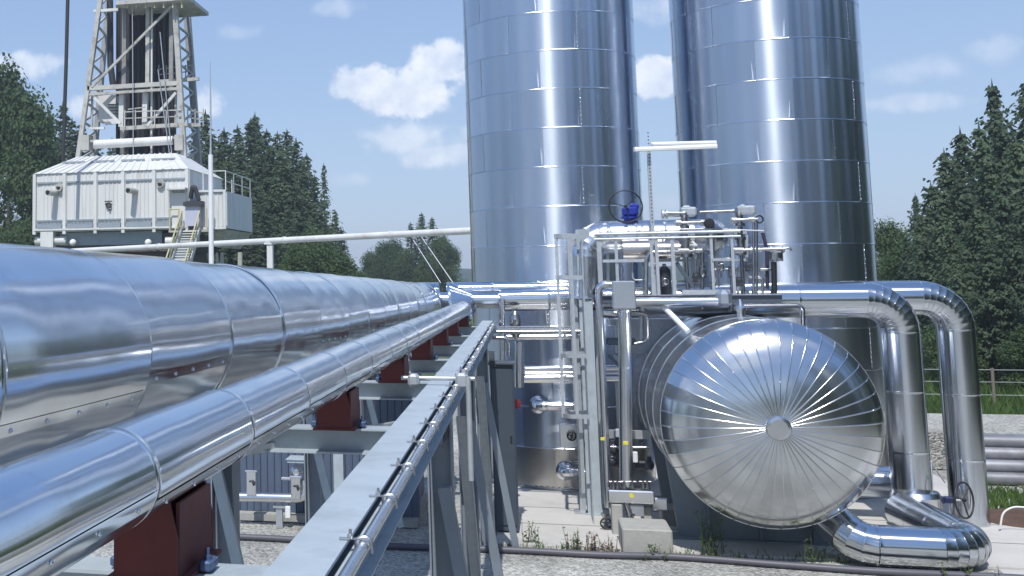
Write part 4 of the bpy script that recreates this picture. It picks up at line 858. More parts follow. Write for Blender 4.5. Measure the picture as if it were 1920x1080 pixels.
# hipped roof
zr = 11.3; ry0 = 62.9
rv = [(X0 - .1, RY - .1, Z1), (X1 + .1, RY - .1, Z1), (X1 + .1, YB, Z1), (X0 - .1, YB, Z1), (X0 + 1.3, ry0, zr), (X1 - 1.5, ry0, zr), (X1 - 1.5, YB - 2, zr), (X0 + 1.3, YB - 2, zr)]
MB().add(rv, [(0, 1, 5, 4), (1, 2, 6, 5), (2, 3, 7, 6), (3, 0, 4, 7), (4, 5, 6, 7), (3, 2, 1, 0)]).build('roof', RIGW, rig)
for i in range(1, 19):
    t = i / 19; a = Vector(rv[0]).lerp(rv[1], t); b = Vector(rv[4]).lerp(rv[5], t); up = Vector((0, -.55, .85))
    MB().bar(a + up * .02, b + up * .02, .06 if i % 4 else .15, .05).build('roof_rib', RIGW, rig)
for q in range(4):
    a = Vector(rv[0]).lerp(rv[1], .03 + q * .245); b = Vector(rv[0]).lerp(rv[1], .22 + q * .245); c = Vector(rv[4]).lerp(rv[5], .03 + q * .245); d = Vector(rv[4]).lerp(rv[5], .22 + q * .245)
    MB().bar(a.lerp(c, .58) + Vector((0, -.06, .06)), b.lerp(d, .58) + Vector((0, -.06, .06)), .08, .1).build('snow_rail', RIGGREY, rig)
for px, py, lng in ((114, 351, .25), (106, 362, .9), (254, 358, .85), (303, 344, .2)):
    q = P(px, py, RY); mb = MB(); e = q + Vector((-.16 * lng, -lng, -.02))
    mb.tube([q + Vector((.02, .1, 0)), e], .17 if lng > .5 else .22, 16); mb.build('exhaust_stub', RIGS, rig); mb = MB(); mb.lathe(e + Vector((0, .01, 0)), (-.16, -1, 0), [(0, .14), (.012, .14)], 16); mb.build('exhaust_mouth', BLACK, rig)
q = P(203, 383, RY - .12); EMB = mat('emblem_black', (.03, .03, .03), .5)
mb = MB(); mb.box(q + Vector((0, 0, .16)), (.42, .02, .06)); mb.torus(q + Vector((.02, 0, -.06)), (0, 1, 0), .13, .045, 16, 6); mb.box(q + Vector((.08, 0, -.3)), (.1, .02, .08)); mb.box(q + Vector((-.12, 0, .02)), (.1, .02, .12)); mb.build('emblem', EMB, rig)
# door canopy and vestibule
mb = MB(); a, b = P(314, 355, RY - .3), P(351, 354, RY - .3); mb.box((a + b) / 2, (b.x - a.x, .8, .1)); mb.build('canopy', RIGW, rig)
mb = MB(); a, b = P(322, 362, RY - .12), P(350, 425, RY - .12); mb.box(((a.x + b.x) / 2, RY - .12, (a.z + b.z) / 2), (b.x - a.x, .06, a.z - b.z)); mb.build('door', RIGW, rig)
# annex container
anx = thing('rig_annex', 'white container annex hung on the right side of the rig cabin', 'container', (-16, RY, 0))
ax0, ax1 = P(372, 400, RY).x, P(422, 400, RY).x; az0, az1 = P(400, 428, RY).z, P(400, 358, RY).z
MB().box(((ax0 + ax1) / 2, RY + 3.2, (az0 + az1) / 2), (ax1 - ax0, 6.4, az1 - az0)).build('wall', RIGW, anx)
rigpanel(anx, ax0 + .02, ax1 - .1, RY, az0 + .12, az1 - .1)
for x in (ax0, ax1): MB().box((x, RY - .06, (az0 + az1) / 2), (.14, .14, az1 - az0 + .1)).build('corner_post', RIGW, anx)
for z in (az0, az1): MB().box(((ax0 + ax1) / 2, RY - .06, z), (ax1 - ax0 - .15, .12, .12)).build('edge_rail', RIGW, anx)
mb = MB(); mb.add([(ax0 + .2, RY + .3, az0 - .06), (ax1, RY + .3, az0 - .06), (ax1, RY + 6.2, az0 - .06), (ax0 + .2, RY + 6.2, az0 - .06), (ax0 + .8, RY + .8, az0 - 1.0), (ax1 - .5, RY + .8, az0 - 1.0), (ax1 - .5, RY + 5.5, az0 - 1.0), (ax0 + .8, RY + 5.5, az0 - 1.0)], [(0, 1, 5, 4), (1, 2, 6, 5), (2, 3, 7, 6), (3, 0, 4, 7), (4, 5, 6, 7)]); mb.build('underside', RIGS, anx)
for x, y in ((ax1 - .05, RY + .4), (ax1 - .05, RY + 2.2), (ax1 - .05, RY + 4.2), (ax1 - .05, RY + 6.2), (ax0 + .3, RY + 6.3), (ax0 + .2, RY + .3)): MB().bar((x, y, az1), (x, y, az1 + 1.1), .05, .05, up=Vector((0, 1, 0))).build('rail_post', RIGW, anx)
for z in (.55, 1.1): MB().bar((ax1 - .05, RY + .4, az1 + z), (ax1 - .05, RY + 6.2, az1 + z), .045, .045).build('hand_rail', RIGW, anx)
MB().bar((ax0 + .2, RY + .3, az1 + 1.1), (ax1 - .05, RY + .4, az1 + 1.1), .045, .045).build('hand_rail', RIGW, anx)
# substructure
sub = thing('rig_substructure', 'grey beams and pipes of the substructure carrying the rig cabin', 'substructure', (-22, RY + 2, 0))
a, b = P(116, 450, RY + .6), P(306, 444, RY + .6); MB().box((a + b) / 2 , (b.x - a.x, .5, .72)).build('main_beam', RIGGREY, sub)
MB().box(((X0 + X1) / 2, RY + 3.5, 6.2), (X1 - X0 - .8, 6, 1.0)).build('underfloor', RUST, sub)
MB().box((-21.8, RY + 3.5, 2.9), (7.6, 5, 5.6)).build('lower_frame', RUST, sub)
for px in (85, 330): q = P(px, 452, RY + .3); MB().tube([q + Vector((-.55, 0, 0)), q + Vector((1.3, 0, 0))], .26, 16).build('roller', RIGW, sub)
q = P(92, 470, RY + .2); MB().box((q.x, RY + .1, 3.45), (.75, .5, 6.9)).build('jack_leg', RIGW, sub)
q = P(335, 470, RY + .2); MB().box((q.x + .1, RY + .5, 3.2), (.6, .5, 6.4)).build('jack_leg', RIGW, sub)
for px in (138, 279): q = P(px, 455, RY + .2); mb = MB(); mb.dome(q + Vector((0, -.1, 0)), (0, -1, 0), .2, .2, 12); mb.build('flood_lamp', WHITE, sub)
for px, t in ((195, 462), (233, 462)): pass
for x, lean in ((-16.6, .5), (-15.6, -.4), (-15.0, .1)): MB().bar((x, RY + 1.5, 0), (x + lean, RY + 1.5, 5.6), .22, .22, up=Vector((0, 1, 0))).build('strut', RIGS, sub)
for z in (1.4, 2.8, 4.2): MB().bar((-16.8, RY + 1.5, z), (-14.8, RY + 1.5, z + .2), .16, .16).build('strut', RIGW, sub)
# stair
st = thing('rig_stair', 'pale steel stair with yellow handrails leading up to the rig cabin', 'stairs', (-18, RY - 2, 0))
tp, bt = P(359, 432, RY - .6), P(325, 500, RY - 3.2); tp2, bt2 = P(331 + 7, 432, RY - .6), P(325, 500, RY - 3.2)
wv = Vector((1.0, 0, 0)); T0 = P(341, 432, RY - .5); B0 = P(322, 492, RY - 3.6); ext = (B0 - T0) * 2.2
for k in (0, 1): MB().bar(T0 + wv * k, T0 + wv * k + ext, .07, .26).build('stringer', RIGW, st)
for i in range(28):
    q = T0 + ext * ((i + .5) / 28); MB().box(q + wv * .5, (.92, .26, .045)).build('tread', RIGW, st)
for k in (0, 1):
    for h in (.55, 1.05): MB().tube([T0 + wv * k + Vector((0, 0, h)), T0 + wv * k + ext + Vector((0, 0, h))], .04, 8).build('hand_rail', YELLOW, st)
    for i in range(6): q = T0 + wv * k + ext * (i / 6); MB().tube([q, q + Vector((0, 0, 1.05))], .035, 8).build('rail_post', YELLOW, st)
mb = MB(); q = T0 + Vector((.5, .6, -.05)); mb.box(q, (2.4, 1.5, .1)); mb.build('landing', RIGS, st)
for dx in (-.7, -.2, 1.35, 1.68): MB().tube([T0 + Vector((dx, .1, 0)), T0 + Vector((dx, .1, 1.15))], .04, 8).build('rail_post', YELLOW, st)
MB().tube([T0 + Vector((-.7, .1, 1.15)), T0 + Vector((-.2, .1, 1.15))], .035, 8).build('hand_rail', YELLOW, st)
mb = MB(); mb.box(P(363, 402, RY - .3), (.75, .6, 1.25)); solid('control_cubicle', mb, mat('cubicle', (.45, .47, .58), .5), 'pale cubicle at the head of the yellow railed stair', 'cubicle')
mb = MB(); mb.box(P(364, 383, RY - .35), (1.0, .8, .22)); mb.box(P(366, 379, RY - .3), (.9, .7, .08)); solid('cubicle_hood', mb, mat('hood_dark', (.04, .045, .05), .6), 'dark hood over the pale cubicle by the rig stair', 'hood')
rod('exhaust_hose', 'black flexible exhaust hose arching above the dark hood', 'hose', [P(373, 376, RY - .3), P(366, 352, RY - .3), P(361, 350, RY - .3), P(357, 372, RY - .2)], .12, RUBBER, .2)
# derrick
DY, DB = 64.5, 70.0
der = thing('derrick', 'off white lattice derrick mast rising above the white rig cabin', 'derrick', (-22.5, DY, 11))
def dl(px0, py0, px1, py1, Y0, Y1, w, m=None, name='leg', d=None):
    a, b = P(px0, py0, Y0), P(px1, py1, Y1); e = (b - a)
    MB().bar(a, b, w, d or w, up=Vector((0, 1, 0)) if abs(e.z) > abs(e.x) else Vector((0, 0, 1))).build(name, m or RIGS, der)
dl(146, 300, 192, -25, DY, DY, .26); dl(346, 300, 326, -25, DY, DY, .30)
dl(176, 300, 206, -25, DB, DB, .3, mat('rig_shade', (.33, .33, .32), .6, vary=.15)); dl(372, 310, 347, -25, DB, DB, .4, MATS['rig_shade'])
for k in range(9):                             # lattice of the left and right faces
    t0 = k / 9; t1 = (k + .5) / 9; t2 = (k + 1) / 9
    for (fx0, fx1, bx0, bx1) in ((146, 192, 176, 206), (346, 326, 372, 347)):
        f = lambda t: P(fx0 + (fx1 - fx0) * t, 300 - 325 * t, DY); g = lambda t: P(bx0 + (bx1 - bx0) * t, 300 - 325 * t, DB)
        MB().bar(f(t0), g(t1), .11, .11).build('lattice_bar', RIGS, der); MB().bar(g(t1), f(t2), .11, .11).build('lattice_bar', RIGS, der)
for px0, py0, px1, py1, w, m in ((165, 166, 338, 156, .26, RIGS), (167, 177, 335, 166, .16, RIGS), (168, 241, 196, 240, .14, RIGW), (226, 241, 352, 233, .22, RIGS), (176, 21, 222, 18, .17, RIGW), (165, 265, 340, 258, .14, RIGS)):
    dl(px0, py0, px1, py1, DY, DY, w, m, 'girt')
MB().tube([P(178, 271, DY - .1), P(325, 263, DY - .1)], .26, 16).build('roller_beam', RIGW, der)
for px in (163, 338): MB().box(P(px, 268, DY), (.5, .7, .9)).build('hinge_block', RIGS, der)
dl(172, 163, 322, 12, DY - .1, DY - .1, .14, RIGS, 'diagonal_brace')
dl(177, 183, 226, 232, DY - .05, DY - .05, .16, RIGW, 'diagonal_brace'); dl(330, 174, 276, 236, DY - .05, DY - .05, .16, RIGW, 'diagonal_brace')
for px, y0_, y1_, w, m in ((229, 177, 238, .3, RIGW), (273, 174, 236, .3, RIGW), (173, 180, 240, .12, RIGS), (234, 14, 166, .26, RIGIN), (278, 12, 160, .24, RIGS), (285, 8, 300, .10, RIGW), (322, 12, 180, .24, RIGIN), (230, 240, 300, .22, RIGS), (330, 170, 240, .12, RIGS)):
    dl(px, y0_, px - 1, y1_, DY + .5, DY + .5, w, m, 'upright')
for px0, px1, py in ((232, 340, 210), (232, 340, 222), (240, 272, 205)): dl(px0, py, px1, py - 4, DY - .2, DY - .2, .06, RIGS, 'guard_rail')
for px in (234, 254, 290, 312, 332): dl(px, 206, px, 238, DY - .2, DY - .2, .06, RIGS, 'guard_post')
for px0, py0, px1, py1 in ((297, 130, 365, 122), (297, 140, 365, 133), (352, 206, 380, 212), (352, 220, 382, 225)): dl(px0, py0, px1, py1, DY + 2, DY + 2, .06, RIGS, 'guard_rail')
for px in (298, 312, 330, 348, 362): dl(px, 122, px, 152, DY + 2, DY + 2, .06, RIGS, 'guard_post')
for px in (352, 366, 381): dl(px, 204, px, 237, DY + 2, DY + 2, .06, RIGS, 'guard_post')
dl(300, 153, 373, 148, DY + 1.5, DY + 1.5, .2, RIGS, 'side_deck'); dl(300, 236, 376, 234, DY + 1.5, DY + 2, .22, RIGS, 'side_deck')
mb = MB(); a = P(219, 4, DY - .6); b = P(356, 0, DY - .6); mb.box((a + b) / 2 + Vector((0, 2, 0)), (b.x - a.x, 4.4, .22)); mb.build('finger_board', RIGS, der)
mb = MB(); mb.box((a + b) / 2 + Vector((0, 0, .5)), (b.x - a.x, .08, .14)); mb.box((a + b) / 2 + Vector((0, 0, .95)), (b.x - a.x, .06, .06))
for px in range(222, 356, 17): mb.box(P(px, 0, DY - .6), (.08, .08, .95))
mb.build('board_rail', YELLOW, der)
MB().box(P(205, 205, DY + 1.2), (1.1, .8, 1.6)).build('tool_cabinet', RIGW, der)
for py in (196, 202, 208, 214): dl(203, py, 224, py - 1, DY + .7, DY + .7, .05, RUST, 'louvre')
dl(196, 232, 226, 229, DY + .6, DY + .6, .16, RIGW, 'cabinet_shelf')
for i in range(46):
    px = 222 + (i % 23) * 4.75 + random.uniform(-1, 1); Yp = DY + 2 + (i // 23) * 1.0 + random.uniform(0, .5)
    mb = MB(); mb.tube([P(px, 300, Yp), P(px + random.uniform(-1, 1), 8, Yp)], .12 if i % 5 else .14, 8)
    o = solid('drill_pipe', mb, DRILL, 'dark drill pipe racked upright inside the derrick', 'drill pipe', 'drill pipes racked in the derrick')
mb = MB(); a, b = P(205, -20, DY + 1.5), P(205, 130, DY + 1.5)
rod('mud_hose', 'thick black hose hanging in a curve inside the derrick', 'hose', [P(206, -20, DY + 1.5), P(207, 120, DY + 1.5), P(212, 160, DY + 1.5)], .2, RUBBER, .6, 12)
for i, (x0, y0_, x1, y1_) in enumerate(((300, 60, 323, 300), (248, 0, 250, 300), (296, 130, 318, 290))): rod('hoist_wire', ('thin wire slanting from mid derrick to the cabin roof', 'thin vertical wire before the racked pipes', 'thin wire falling from the small side landing')[i], 'wire', [P(x0, y0_, DY - .4), P(x1, y1_, DY - .4)], .03, GALV, n=6)
rod('stand_pipe', 'dark slack hose hanging alone left of the derrick', 'hose', [P(127.5, -20, 58), P(124, 120, 58), P(118, 300, 58)], .11, RUBBER, 1, 8)
# long pale pipeline and mast behind the big pipe
lpz = 5.62
ln = thing('overhead_pipeline', 'long pale pipeline spanning from the rig towards the left tank', 'pipeline', (-10, 45, 0))
A0, A1 = Vector((-20.6, 52, 5.58)), Vector((-1.55, 38.2, 5.64))
MB().tube([A0 + (A0 - A1) * .02, A0.lerp(A1, .5), A1 + (A1 - A0) * .12], .115, 16).build('pipe_run', RIGW, ln)
for t in (.28, .62, .85): q = A0.lerp(A1, t); MB().lathe(q - (A1 - A0).normalized() * .04, A1 - A0, [(0, .14), (.08, .14)], 16).build('pipe_collar', RIGW, ln)
for t, in ((.585,), (1.1,)): q = A0.lerp(A1, t); mb = MB(); mb.box((q.x, q.y, q.z / 2 - .06), (.22, .22, q.z - .12)); mb.box((q.x, q.y, q.z - .1), (.42, .3, .07)); mb.build('support_post', RIGW, ln)
ms = thing('lightning_mast', 'slender white mast with thin tip standing before the rig annex', 'mast', (-10.75, 40, 0))
MB().tube([(-10.76, 40, 0), (-10.74, 40, P(396, 290, 40).z)], [.1, .085], 16).build('lower_tube', WHITE, ms)
MB().tube([(-10.74, 40, P(396, 290, 40).z), (-10.73, 40, P(396, 275, 40).z), (-10.72, 40, P(394, 180, 40).z), (-10.72, 40, P(394, 115, 40).z)], [.05, .035, .028, .014], 8).build('tip_rod', GALV, ms)
for (x0, y0_, x1, y1_), lb in (((775, 450, 826, 530), 'left'), ((790, 444, 850, 531), 'right')):
    rod('guy_wire', 'fine pale guy wire sloping before the small grove, %s of the pair' % lb, 'wire', [P(x0, y0_, 41), P(x1, y1_, 41 - 6)], .013, WHITE, n=6, group='guy wires by the grove')

# ================================================================== RIGHT-HAND BACKGROUND
fence = thing('wire_fence', 'thin wire fence with timber posts in the meadow at right', 'fence', (12.5, 36.5, 0))
FY = 36.8
for x in [7.2 + i * 2.55 for i in range(7)]:
    MB().tube([(x, FY + random.uniform(-.05, .05), 0), (x + random.uniform(-.03, .03), FY, 1.52)], .045, 8).build('post', mat('grey_timber', (.2, .18, .15), .85), fence)
for z in (.4, .8, 1.15, 1.48): MB().tube([(7.0, FY, z), (23, FY, z)], .009, 5).build('wire', GALV, fence)
# bare steel pipes stacked at the edge of the yard
STK = mat('bare_pipe_steel', (.26, .27, .30), .5, .4, vary=.2, vscale=3, dirt=(.17, .15, .14), dirt_scale=2, objvary=.25)
me = MB().tube([(-3.4, 0, 0), (3.4, 0, 0)], .125, 14, caps=False); hol = MB(); me = me.mesh('stacked_pipe', STK)
n_ = 0
for lay_ in range(4):
    for i in range(5 - lay_):
        ob = link('stacked_pipe', me, None, (11.9 + random.uniform(-.12, .12), 26.6 + i * .256 + lay_ * .128, .125 + lay_ * .222)); n_ += 1
        tag(ob, 'bare grey steel pipe lying in the stack on the yard edge at right', 'pipe', 'stacked bare pipes')
for x in (9.2, 14.2): solid('timber_bearer', MB().cb((x, 27.1, .0), (.12, 1.7, .03), .008), mat('grey_timber', (.2, .18, .15), .85), 'timber bearer under the %s end of the stacked bare pipes' % ('visible' if x < 10 else 'far'), 'bearer')
mb = MB(); mb.add([(8.0, 28.3, .78), (15.5, 28.6, .78), (15.5, 31.5, .86), (8.1, 31.3, .86), (8.0, 28.3, .02), (15.5, 28.6, .02)], [(0, 1, 2, 3), (4, 5, 1, 0)]); solid('gravel_bank', mb, GRAVEL, 'raised pale gravel bank behind the grey slabs', 'bank')
wf = mat('white_hose', (.7, .7, .68), .5)
rod('white_hose', 'white hose arching up from the yard at the right edge', 'hose', [P(1876, 985, 21.8), P(1880, 960, 21.8), P(1900, 950, 21.8), P(1935, 952, 21.8)], .015, wf, .25)
mb = MB()
mb.lathe((8.05, 22.9, -.03), (0, 0, 1), [(0, .9), (.1, .75), (.17, .4), (.19, .05)], 20); solid('soil_heap', mb, mat('soil', (.10, .06, .045), .95, vary=.3, bump=.03, bscale=12), 'low brown heap of soil at the right edge', 'soil heap')

# hose on the gravel
hp = [(-14, 18.3), (-9, 18.55), (-4.2, 18.75), (-2.4, 18.6), (-.7, 18.72), (.8, 18.7), (2.0, 18.8), (3.4, 18.62), (4.6, 18.5), (6.0, 18.52), (7.6, 18.4), (9.5, 18.1)]
pts = []
for i in range(len(hp) - 1):
    for j in range(6):
        t = j / 6; a = hp[max(i - 1, 0)]; b = hp[i]; c = hp[i + 1]; d = hp[min(i + 2, len(hp) - 1)]
        f = lambda q: .5 * (2 * b[q] + (c[q] - a[q]) * t + (2 * a[q] - 5 * b[q] + 4 * c[q] - d[q]) * t * t + (3 * b[q] - a[q] - 3 * c[q] + d[q]) * t ** 3)
        pts.append((f(0), f(1) + .03 * mnoise.noise((i + t, 2, 0)), .05))
solid('ground_hose', MB().tube(pts, .05, 10), HOSE, 'dark hose snaking across the pale gravel at the bottom', 'hose')

# ================================================================== VEGETATION
def quad(vs, fs, c, u, v):
    o = len(vs); vs += [c - u - v, c + u - v, c + u * .7 + v, c - u * .7 + v]; fs.append((o, o + 1, o + 2, o + 3))
def spruce_mesh(seed, H, Rb, m, dens=1.0, bare=.06, wid=1.0):
    rnd = random.Random(seed); vs = []; fs = []
    z = H * bare
    while z < H - .1:
        t = z / H; L = Rb * ((1 - t) ** .8) * rnd.uniform(.62, 1.15) * (1 + .18 * math.sin(seed + z * 1.7)) + .10
        nb = max(4, int(9 * dens * (.5 + .5 * (1 - t)))); a0 = rnd.uniform(0, 6.28)
        for b in range(nb):
            a = a0 + 6.283 * b / nb + rnd.uniform(-.4, .4); l = L * rnd.uniform(.5, 1.2); dx, dy = math.cos(a), math.sin(a); px, py = -dy, dx
            k = max(2, int(l / .30)); sl = rnd.uniform(-.05, .38) * (1 - t) - .45 * t; z0 = z + rnd.uniform(-.2, .2)
            for i in range(k):
                s = (i + rnd.uniform(.2, 1)) / k; r = l * s
                if s < .25 and t < .8: continue
                zz = z0 - sl * r - .14 * r * s + .2 * l * s ** 3
                for sd in (-1, 1, 0):
                    q = (.20 + .40 * (1 - s * .7) * min(1, l / 1.5)) * rnd.uniform(.55, 1.25); off = sd * q * rnd.uniform(.5, 1.1); fw = q * rnd.uniform(.3, .8)
                    c = Vector((dx * (r + fw * .5) + px * off * .5, dy * (r + fw * .5) + py * off * .5, zz - abs(off) * rnd.uniform(.1, .5)))
                    u = Vector((dx * fw + px * off, dy * fw + py * off, -abs(off) * rnd.uniform(.2, .9) + rnd.uniform(-.1, .08))) * .62
                    nrm = Vector((dx * .95 + rnd.gauss(0, .4), dy * .95 + rnd.gauss(0, .4), .8)); v = u.cross(nrm).normalized() * rnd.uniform(.07, .16) * wid
                    o = len(vs); vs += [c - u, c - u * .1 + v, c + u, c + u * .05 - v]; fs.append((o, o + 1, o + 2, o + 3))
        z += (.27 + .13 * (1 - t)) * (H / 18) ** .5
    for i in range(10): a = i * .63; o = len(vs); vs += [Vector((0, 0, H + .35)), Vector((.10 * math.cos(a), .10 * math.sin(a), H - .4)), Vector((.10 * math.cos(a + 1), .10 * math.sin(a + 1), H - .6))]; fs.append((o, o + 1, o + 2))
    me = bpy.data.meshes.new('crown'); me.from_pydata(vs, [], fs); me.materials.append(m); return me
def trunk_mesh(H, r, lean=0.0):
    return MB().tube([(0, 0, -.3), (lean * .3, 0, H * .35), (lean * .6, 0, H * .7), (lean, 0, H * .97)], [r, r * .75, r * .4, r * .08], 8).mesh('trunk', BARK)
def broad_mesh(seed, H, W, m, n=11000):
    rnd = random.Random(seed); vs = []; fs = []; blobs = []
    for i in range(16):
        a = rnd.uniform(0, 6.28); q = rnd.random() ** .6; zz = rnd.uniform(.28, .93); ww = W * math.sin(math.pi * min(.96, max(.12, zz ** .8))) * .62
        blobs.append((Vector((math.cos(a) * q * ww, math.sin(a) * q * ww, H * zz)), W * rnd.uniform(.22, .42)))
    for i in range(n):
        c, r = blobs[i % 16]; d = Vector((rnd.gauss(0, 1), rnd.gauss(0, 1), rnd.gauss(0, 1))).normalized(); p = c + d * r * rnd.uniform(.55, 1.08); p.z = max(p.z, .3)
        u = Vector((rnd.gauss(0, 1), rnd.gauss(0, 1), rnd.gauss(0, .6))).normalized(); v = u.cross(d + Vector((0, 0, .3))).normalized(); s = rnd.uniform(.06, .13)
        quad(vs, fs, p, u * s, v * s * .8)
    me = bpy.data.meshes.new('crown'); me.from_pydata(vs, [], fs); me.materials.append(m); return me
SPR = [(spruce_mesh(11 + i, 20, (3.6, 4.4, 3.2, 4.0)[i], (SPRUCE, SPRUCE2, SPRUCE, SPRUCE2)[i], 1.3), trunk_mesh(20, .28)) for i in range(4)]
SPN = [(spruce_mesh(31 + i, 14, (4.4, 5.0, 4.0)[i], SPRUCE2, 1.5, .01, 1.15), trunk_mesh(14, .24)) for i in range(3)]
BRD = [(broad_mesh(51 + i, 11, (5.0, 4.2, 5.6)[i], BROAD), trunk_mesh(8, .25)) for i in range(3)]
def tree(kind, proto, x, y, H, H0, label, group, wide=1.0):
    s = H / H0; t = thing(kind, label, 'tree', (x, y, 0), group); rz = random.uniform(0, 6.28)
    for nm, me in (('crown', proto[0]), ('trunk', proto[1])):
        o = link(nm, me, t); o.scale = (s * wide, s * wide, s); o.rotation_euler = (0, 0, rz)
    return t
def spr_at(px, py, Y, label, group, wide=1.0, pick=None, near=False):
    p = P(px, py, Y); pr = SPN if near else SPR
    return tree('spruce_tree', pr[pick if pick is not None else random.randrange(len(pr))], p.x, Y, p.z, 14 if near else 20, label, group, wide)
# stand behind the rig, right part (its ridge falls from left to right)
G = 'spruces in the stand right of the rig'; LB = 'dark spruce in the dense stand right of the white rig cabin'
for px, py, Y in ((395, 250, 96), (420, 243, 92), (445, 238, 97), (470, 226, 94), (478, 219, 100), (500, 245, 92), (520, 250, 96), (538, 246, 98), (555, 262, 92), (575, 290, 95), (590, 330, 92), (425, 300, 86), (470, 310, 85), (515, 330, 86), (555, 345, 86), (590, 380, 86), (450, 270, 88), (540, 300, 89), (405, 330, 84), (490, 360, 82), (540, 390, 82), (628, 395, 90), (640, 430, 90), (460, 400, 80), (580, 420, 82), (610, 415, 88), (410, 262, 90), (432, 268, 89), (485, 262, 90), (508, 275, 89), (528, 285, 88), (566, 300, 90), (500, 380, 80), (430, 380, 80), (550, 420, 79)):
    spr_at(px, py, Y, LB, G, 1.35)
spr_at(607, 308, 100, 'slim lone spruce poking above the falling edge of the stand', None, .75, 2)
spr_at(478, 214, 102, 'tallest spruce topping the stand right of the rig', None, 1.0, 0)
G = 'trees behind the rig at far left'; LB = 'spruce filling the gap behind the derrick and the slack hose'
for px, py, Y in ((95, 215, 90), (118, 195, 96), (135, 225, 94), (152, 230, 96), (180, 260, 95), (210, 262, 97), (250, 270, 98), (290, 262, 97), (330, 255, 96), (368, 235, 94), (385, 210, 98), (80, 260, 86), (70, 300, 84), (110, 280, 86), (375, 290, 88)): spr_at(px, py, Y, LB, G, 1.35)
for px, py, Y, lb in ((18, 148, 82, 'tall leafy tree with rounded top at the left edge of the photo'), (52, 195, 80, 'leafy tree sloping down right of the tallest one at left')):
    p = P(px, py, Y); tree('broadleaf_tree', BRD[0], p.x, Y, p.z, 11, lb, None, .62)
p = P(-30, 190, 84); tree('broadleaf_tree', BRD[1], p.x, 84, p.z, 11, 'leafy tree cut by the left edge of the photo', None, .7)
G = 'leafy shrubs along the stand foot'
for px, py, Y in ((575, 445, 76), (600, 455, 74), (630, 470, 74), (655, 490, 75), (560, 470, 72), (20, 430, 74), (50, 428, 76), (5, 425, 78)):
    p = P(px, py, Y); tree('leafy_shrub', BRD[random.randrange(3)], p.x, Y, p.z, 11, 'light green leafy shrub at the foot of the dark stand', G, 1.0 if px > 100 else .8)
G = 'trees of the small grove'
for px, py, Y, k in ((790, 400, 140, 's'), (770, 418, 138, 's'), (810, 408, 141, 's'), (832, 440, 140, 's'), (825, 450, 136, 'b'), (845, 470, 138, 'b'), (715, 455, 136, 'b'), (740, 450, 135, 'b'), (695, 470, 137, 'b'), (760, 470, 132, 'b'), (800, 480, 130, 'b')):
    p = P(px, py, Y)
    if k == 's': tree('spruce_tree', SPR[0], p.x, Y, p.z, 20, 'pointed dark tree in the small grove left of the tanks', 'pointed trees of the small grove', 1.6)
    else: tree('broadleaf_tree', BRD[random.randrange(3)], p.x, Y, p.z, 11, 'round leafy tree in the small grove left of the tanks', G, .8)
# big spruces at right
G = 'spruces in the stand at right'; LB = 'dense spruce in the tall stand at the right edge'
spr_at(1860, 158, 60, 'tallest pointed spruce with open top against the sky at right', None, .75, 2, True)
spr_at(1925, 150, 58, 'spruce cut by the right edge of the photo, top in the sky', None, .8, 1, True)
spr_at(1716, 366, 74, 'thin spruce tip standing behind the light green bush at right', None, .7, 2, True)
for px, py, Y in ((1800, 245, 59), (1770, 285, 57), (1745, 345, 56), (1835, 235, 56), (1880, 240, 54), (1905, 260, 51), (1850, 290, 52), (1800, 330, 51), (1765, 370, 51), (1880, 330, 48), (1920, 330, 46), (1830, 390, 47), (1780, 420, 48), (1725, 410, 55), (1950, 220, 54), (1900, 420, 44), (1850, 450, 44.5), (1730, 450, 52), (1700, 455, 58), (1790, 480, 46), (1935, 470, 42.5)):
    spr_at(px, py, Y, LB, G, .85, None, True)
for px, py, Y, lb in ((1668, 428, 66, 'light green leafy bush just right of the right tank'), (1690, 470, 60, 'lower light green bush between the tank and the spruces')):
    p = P(px, py, Y); tree('broadleaf_tree', BRD[0], p.x, Y, p.z, 11, lb, None, .8)
# the wood that lines the right side of the yard: seen as dark reflections in the polished sheet
vs, fs = [], []
rnd = random.Random(5)
for i in range(15):
    y = 36 - i * 4.6; x = 20.5 + rnd.uniform(-1, 2); k = rnd.uniform(.95, 1.35); me = SPN[i % 3][0]; ca, sa = math.cos(i * 2.1), math.sin(i * 2.1); o = len(vs)
    for v in me.vertices: c = v.co; vs.append(((c.x * ca - c.y * sa) * k + x, (c.x * sa + c.y * ca) * k + y, c.z * k))
    for p in me.polygons: fs.append(tuple(q + o for q in p.vertices))
me = bpy.data.meshes.new('forest'); me.from_pydata(vs, [], fs); me.materials.append(SPRUCE2)
tag(link('forest', me), 'dark wood lining the right side of the yard, mirrored in the metal', 'forest', kind='stuff')
for x_, y_, h_ in ((12.6, 40.5, 1.9), (15.2, 42, 2.4), (14.4, 38.6, 1.3), (17.0, 41, 1.7), (11.3, 43, 2.0), (13.6, 44, 2.6)):
    tree('meadow_bush', BRD[random.randrange(3)], x_, y_, h_, 11, 'fresh green bush in the meadow behind the wire fence', 'bushes behind the wire fence', 1.3)
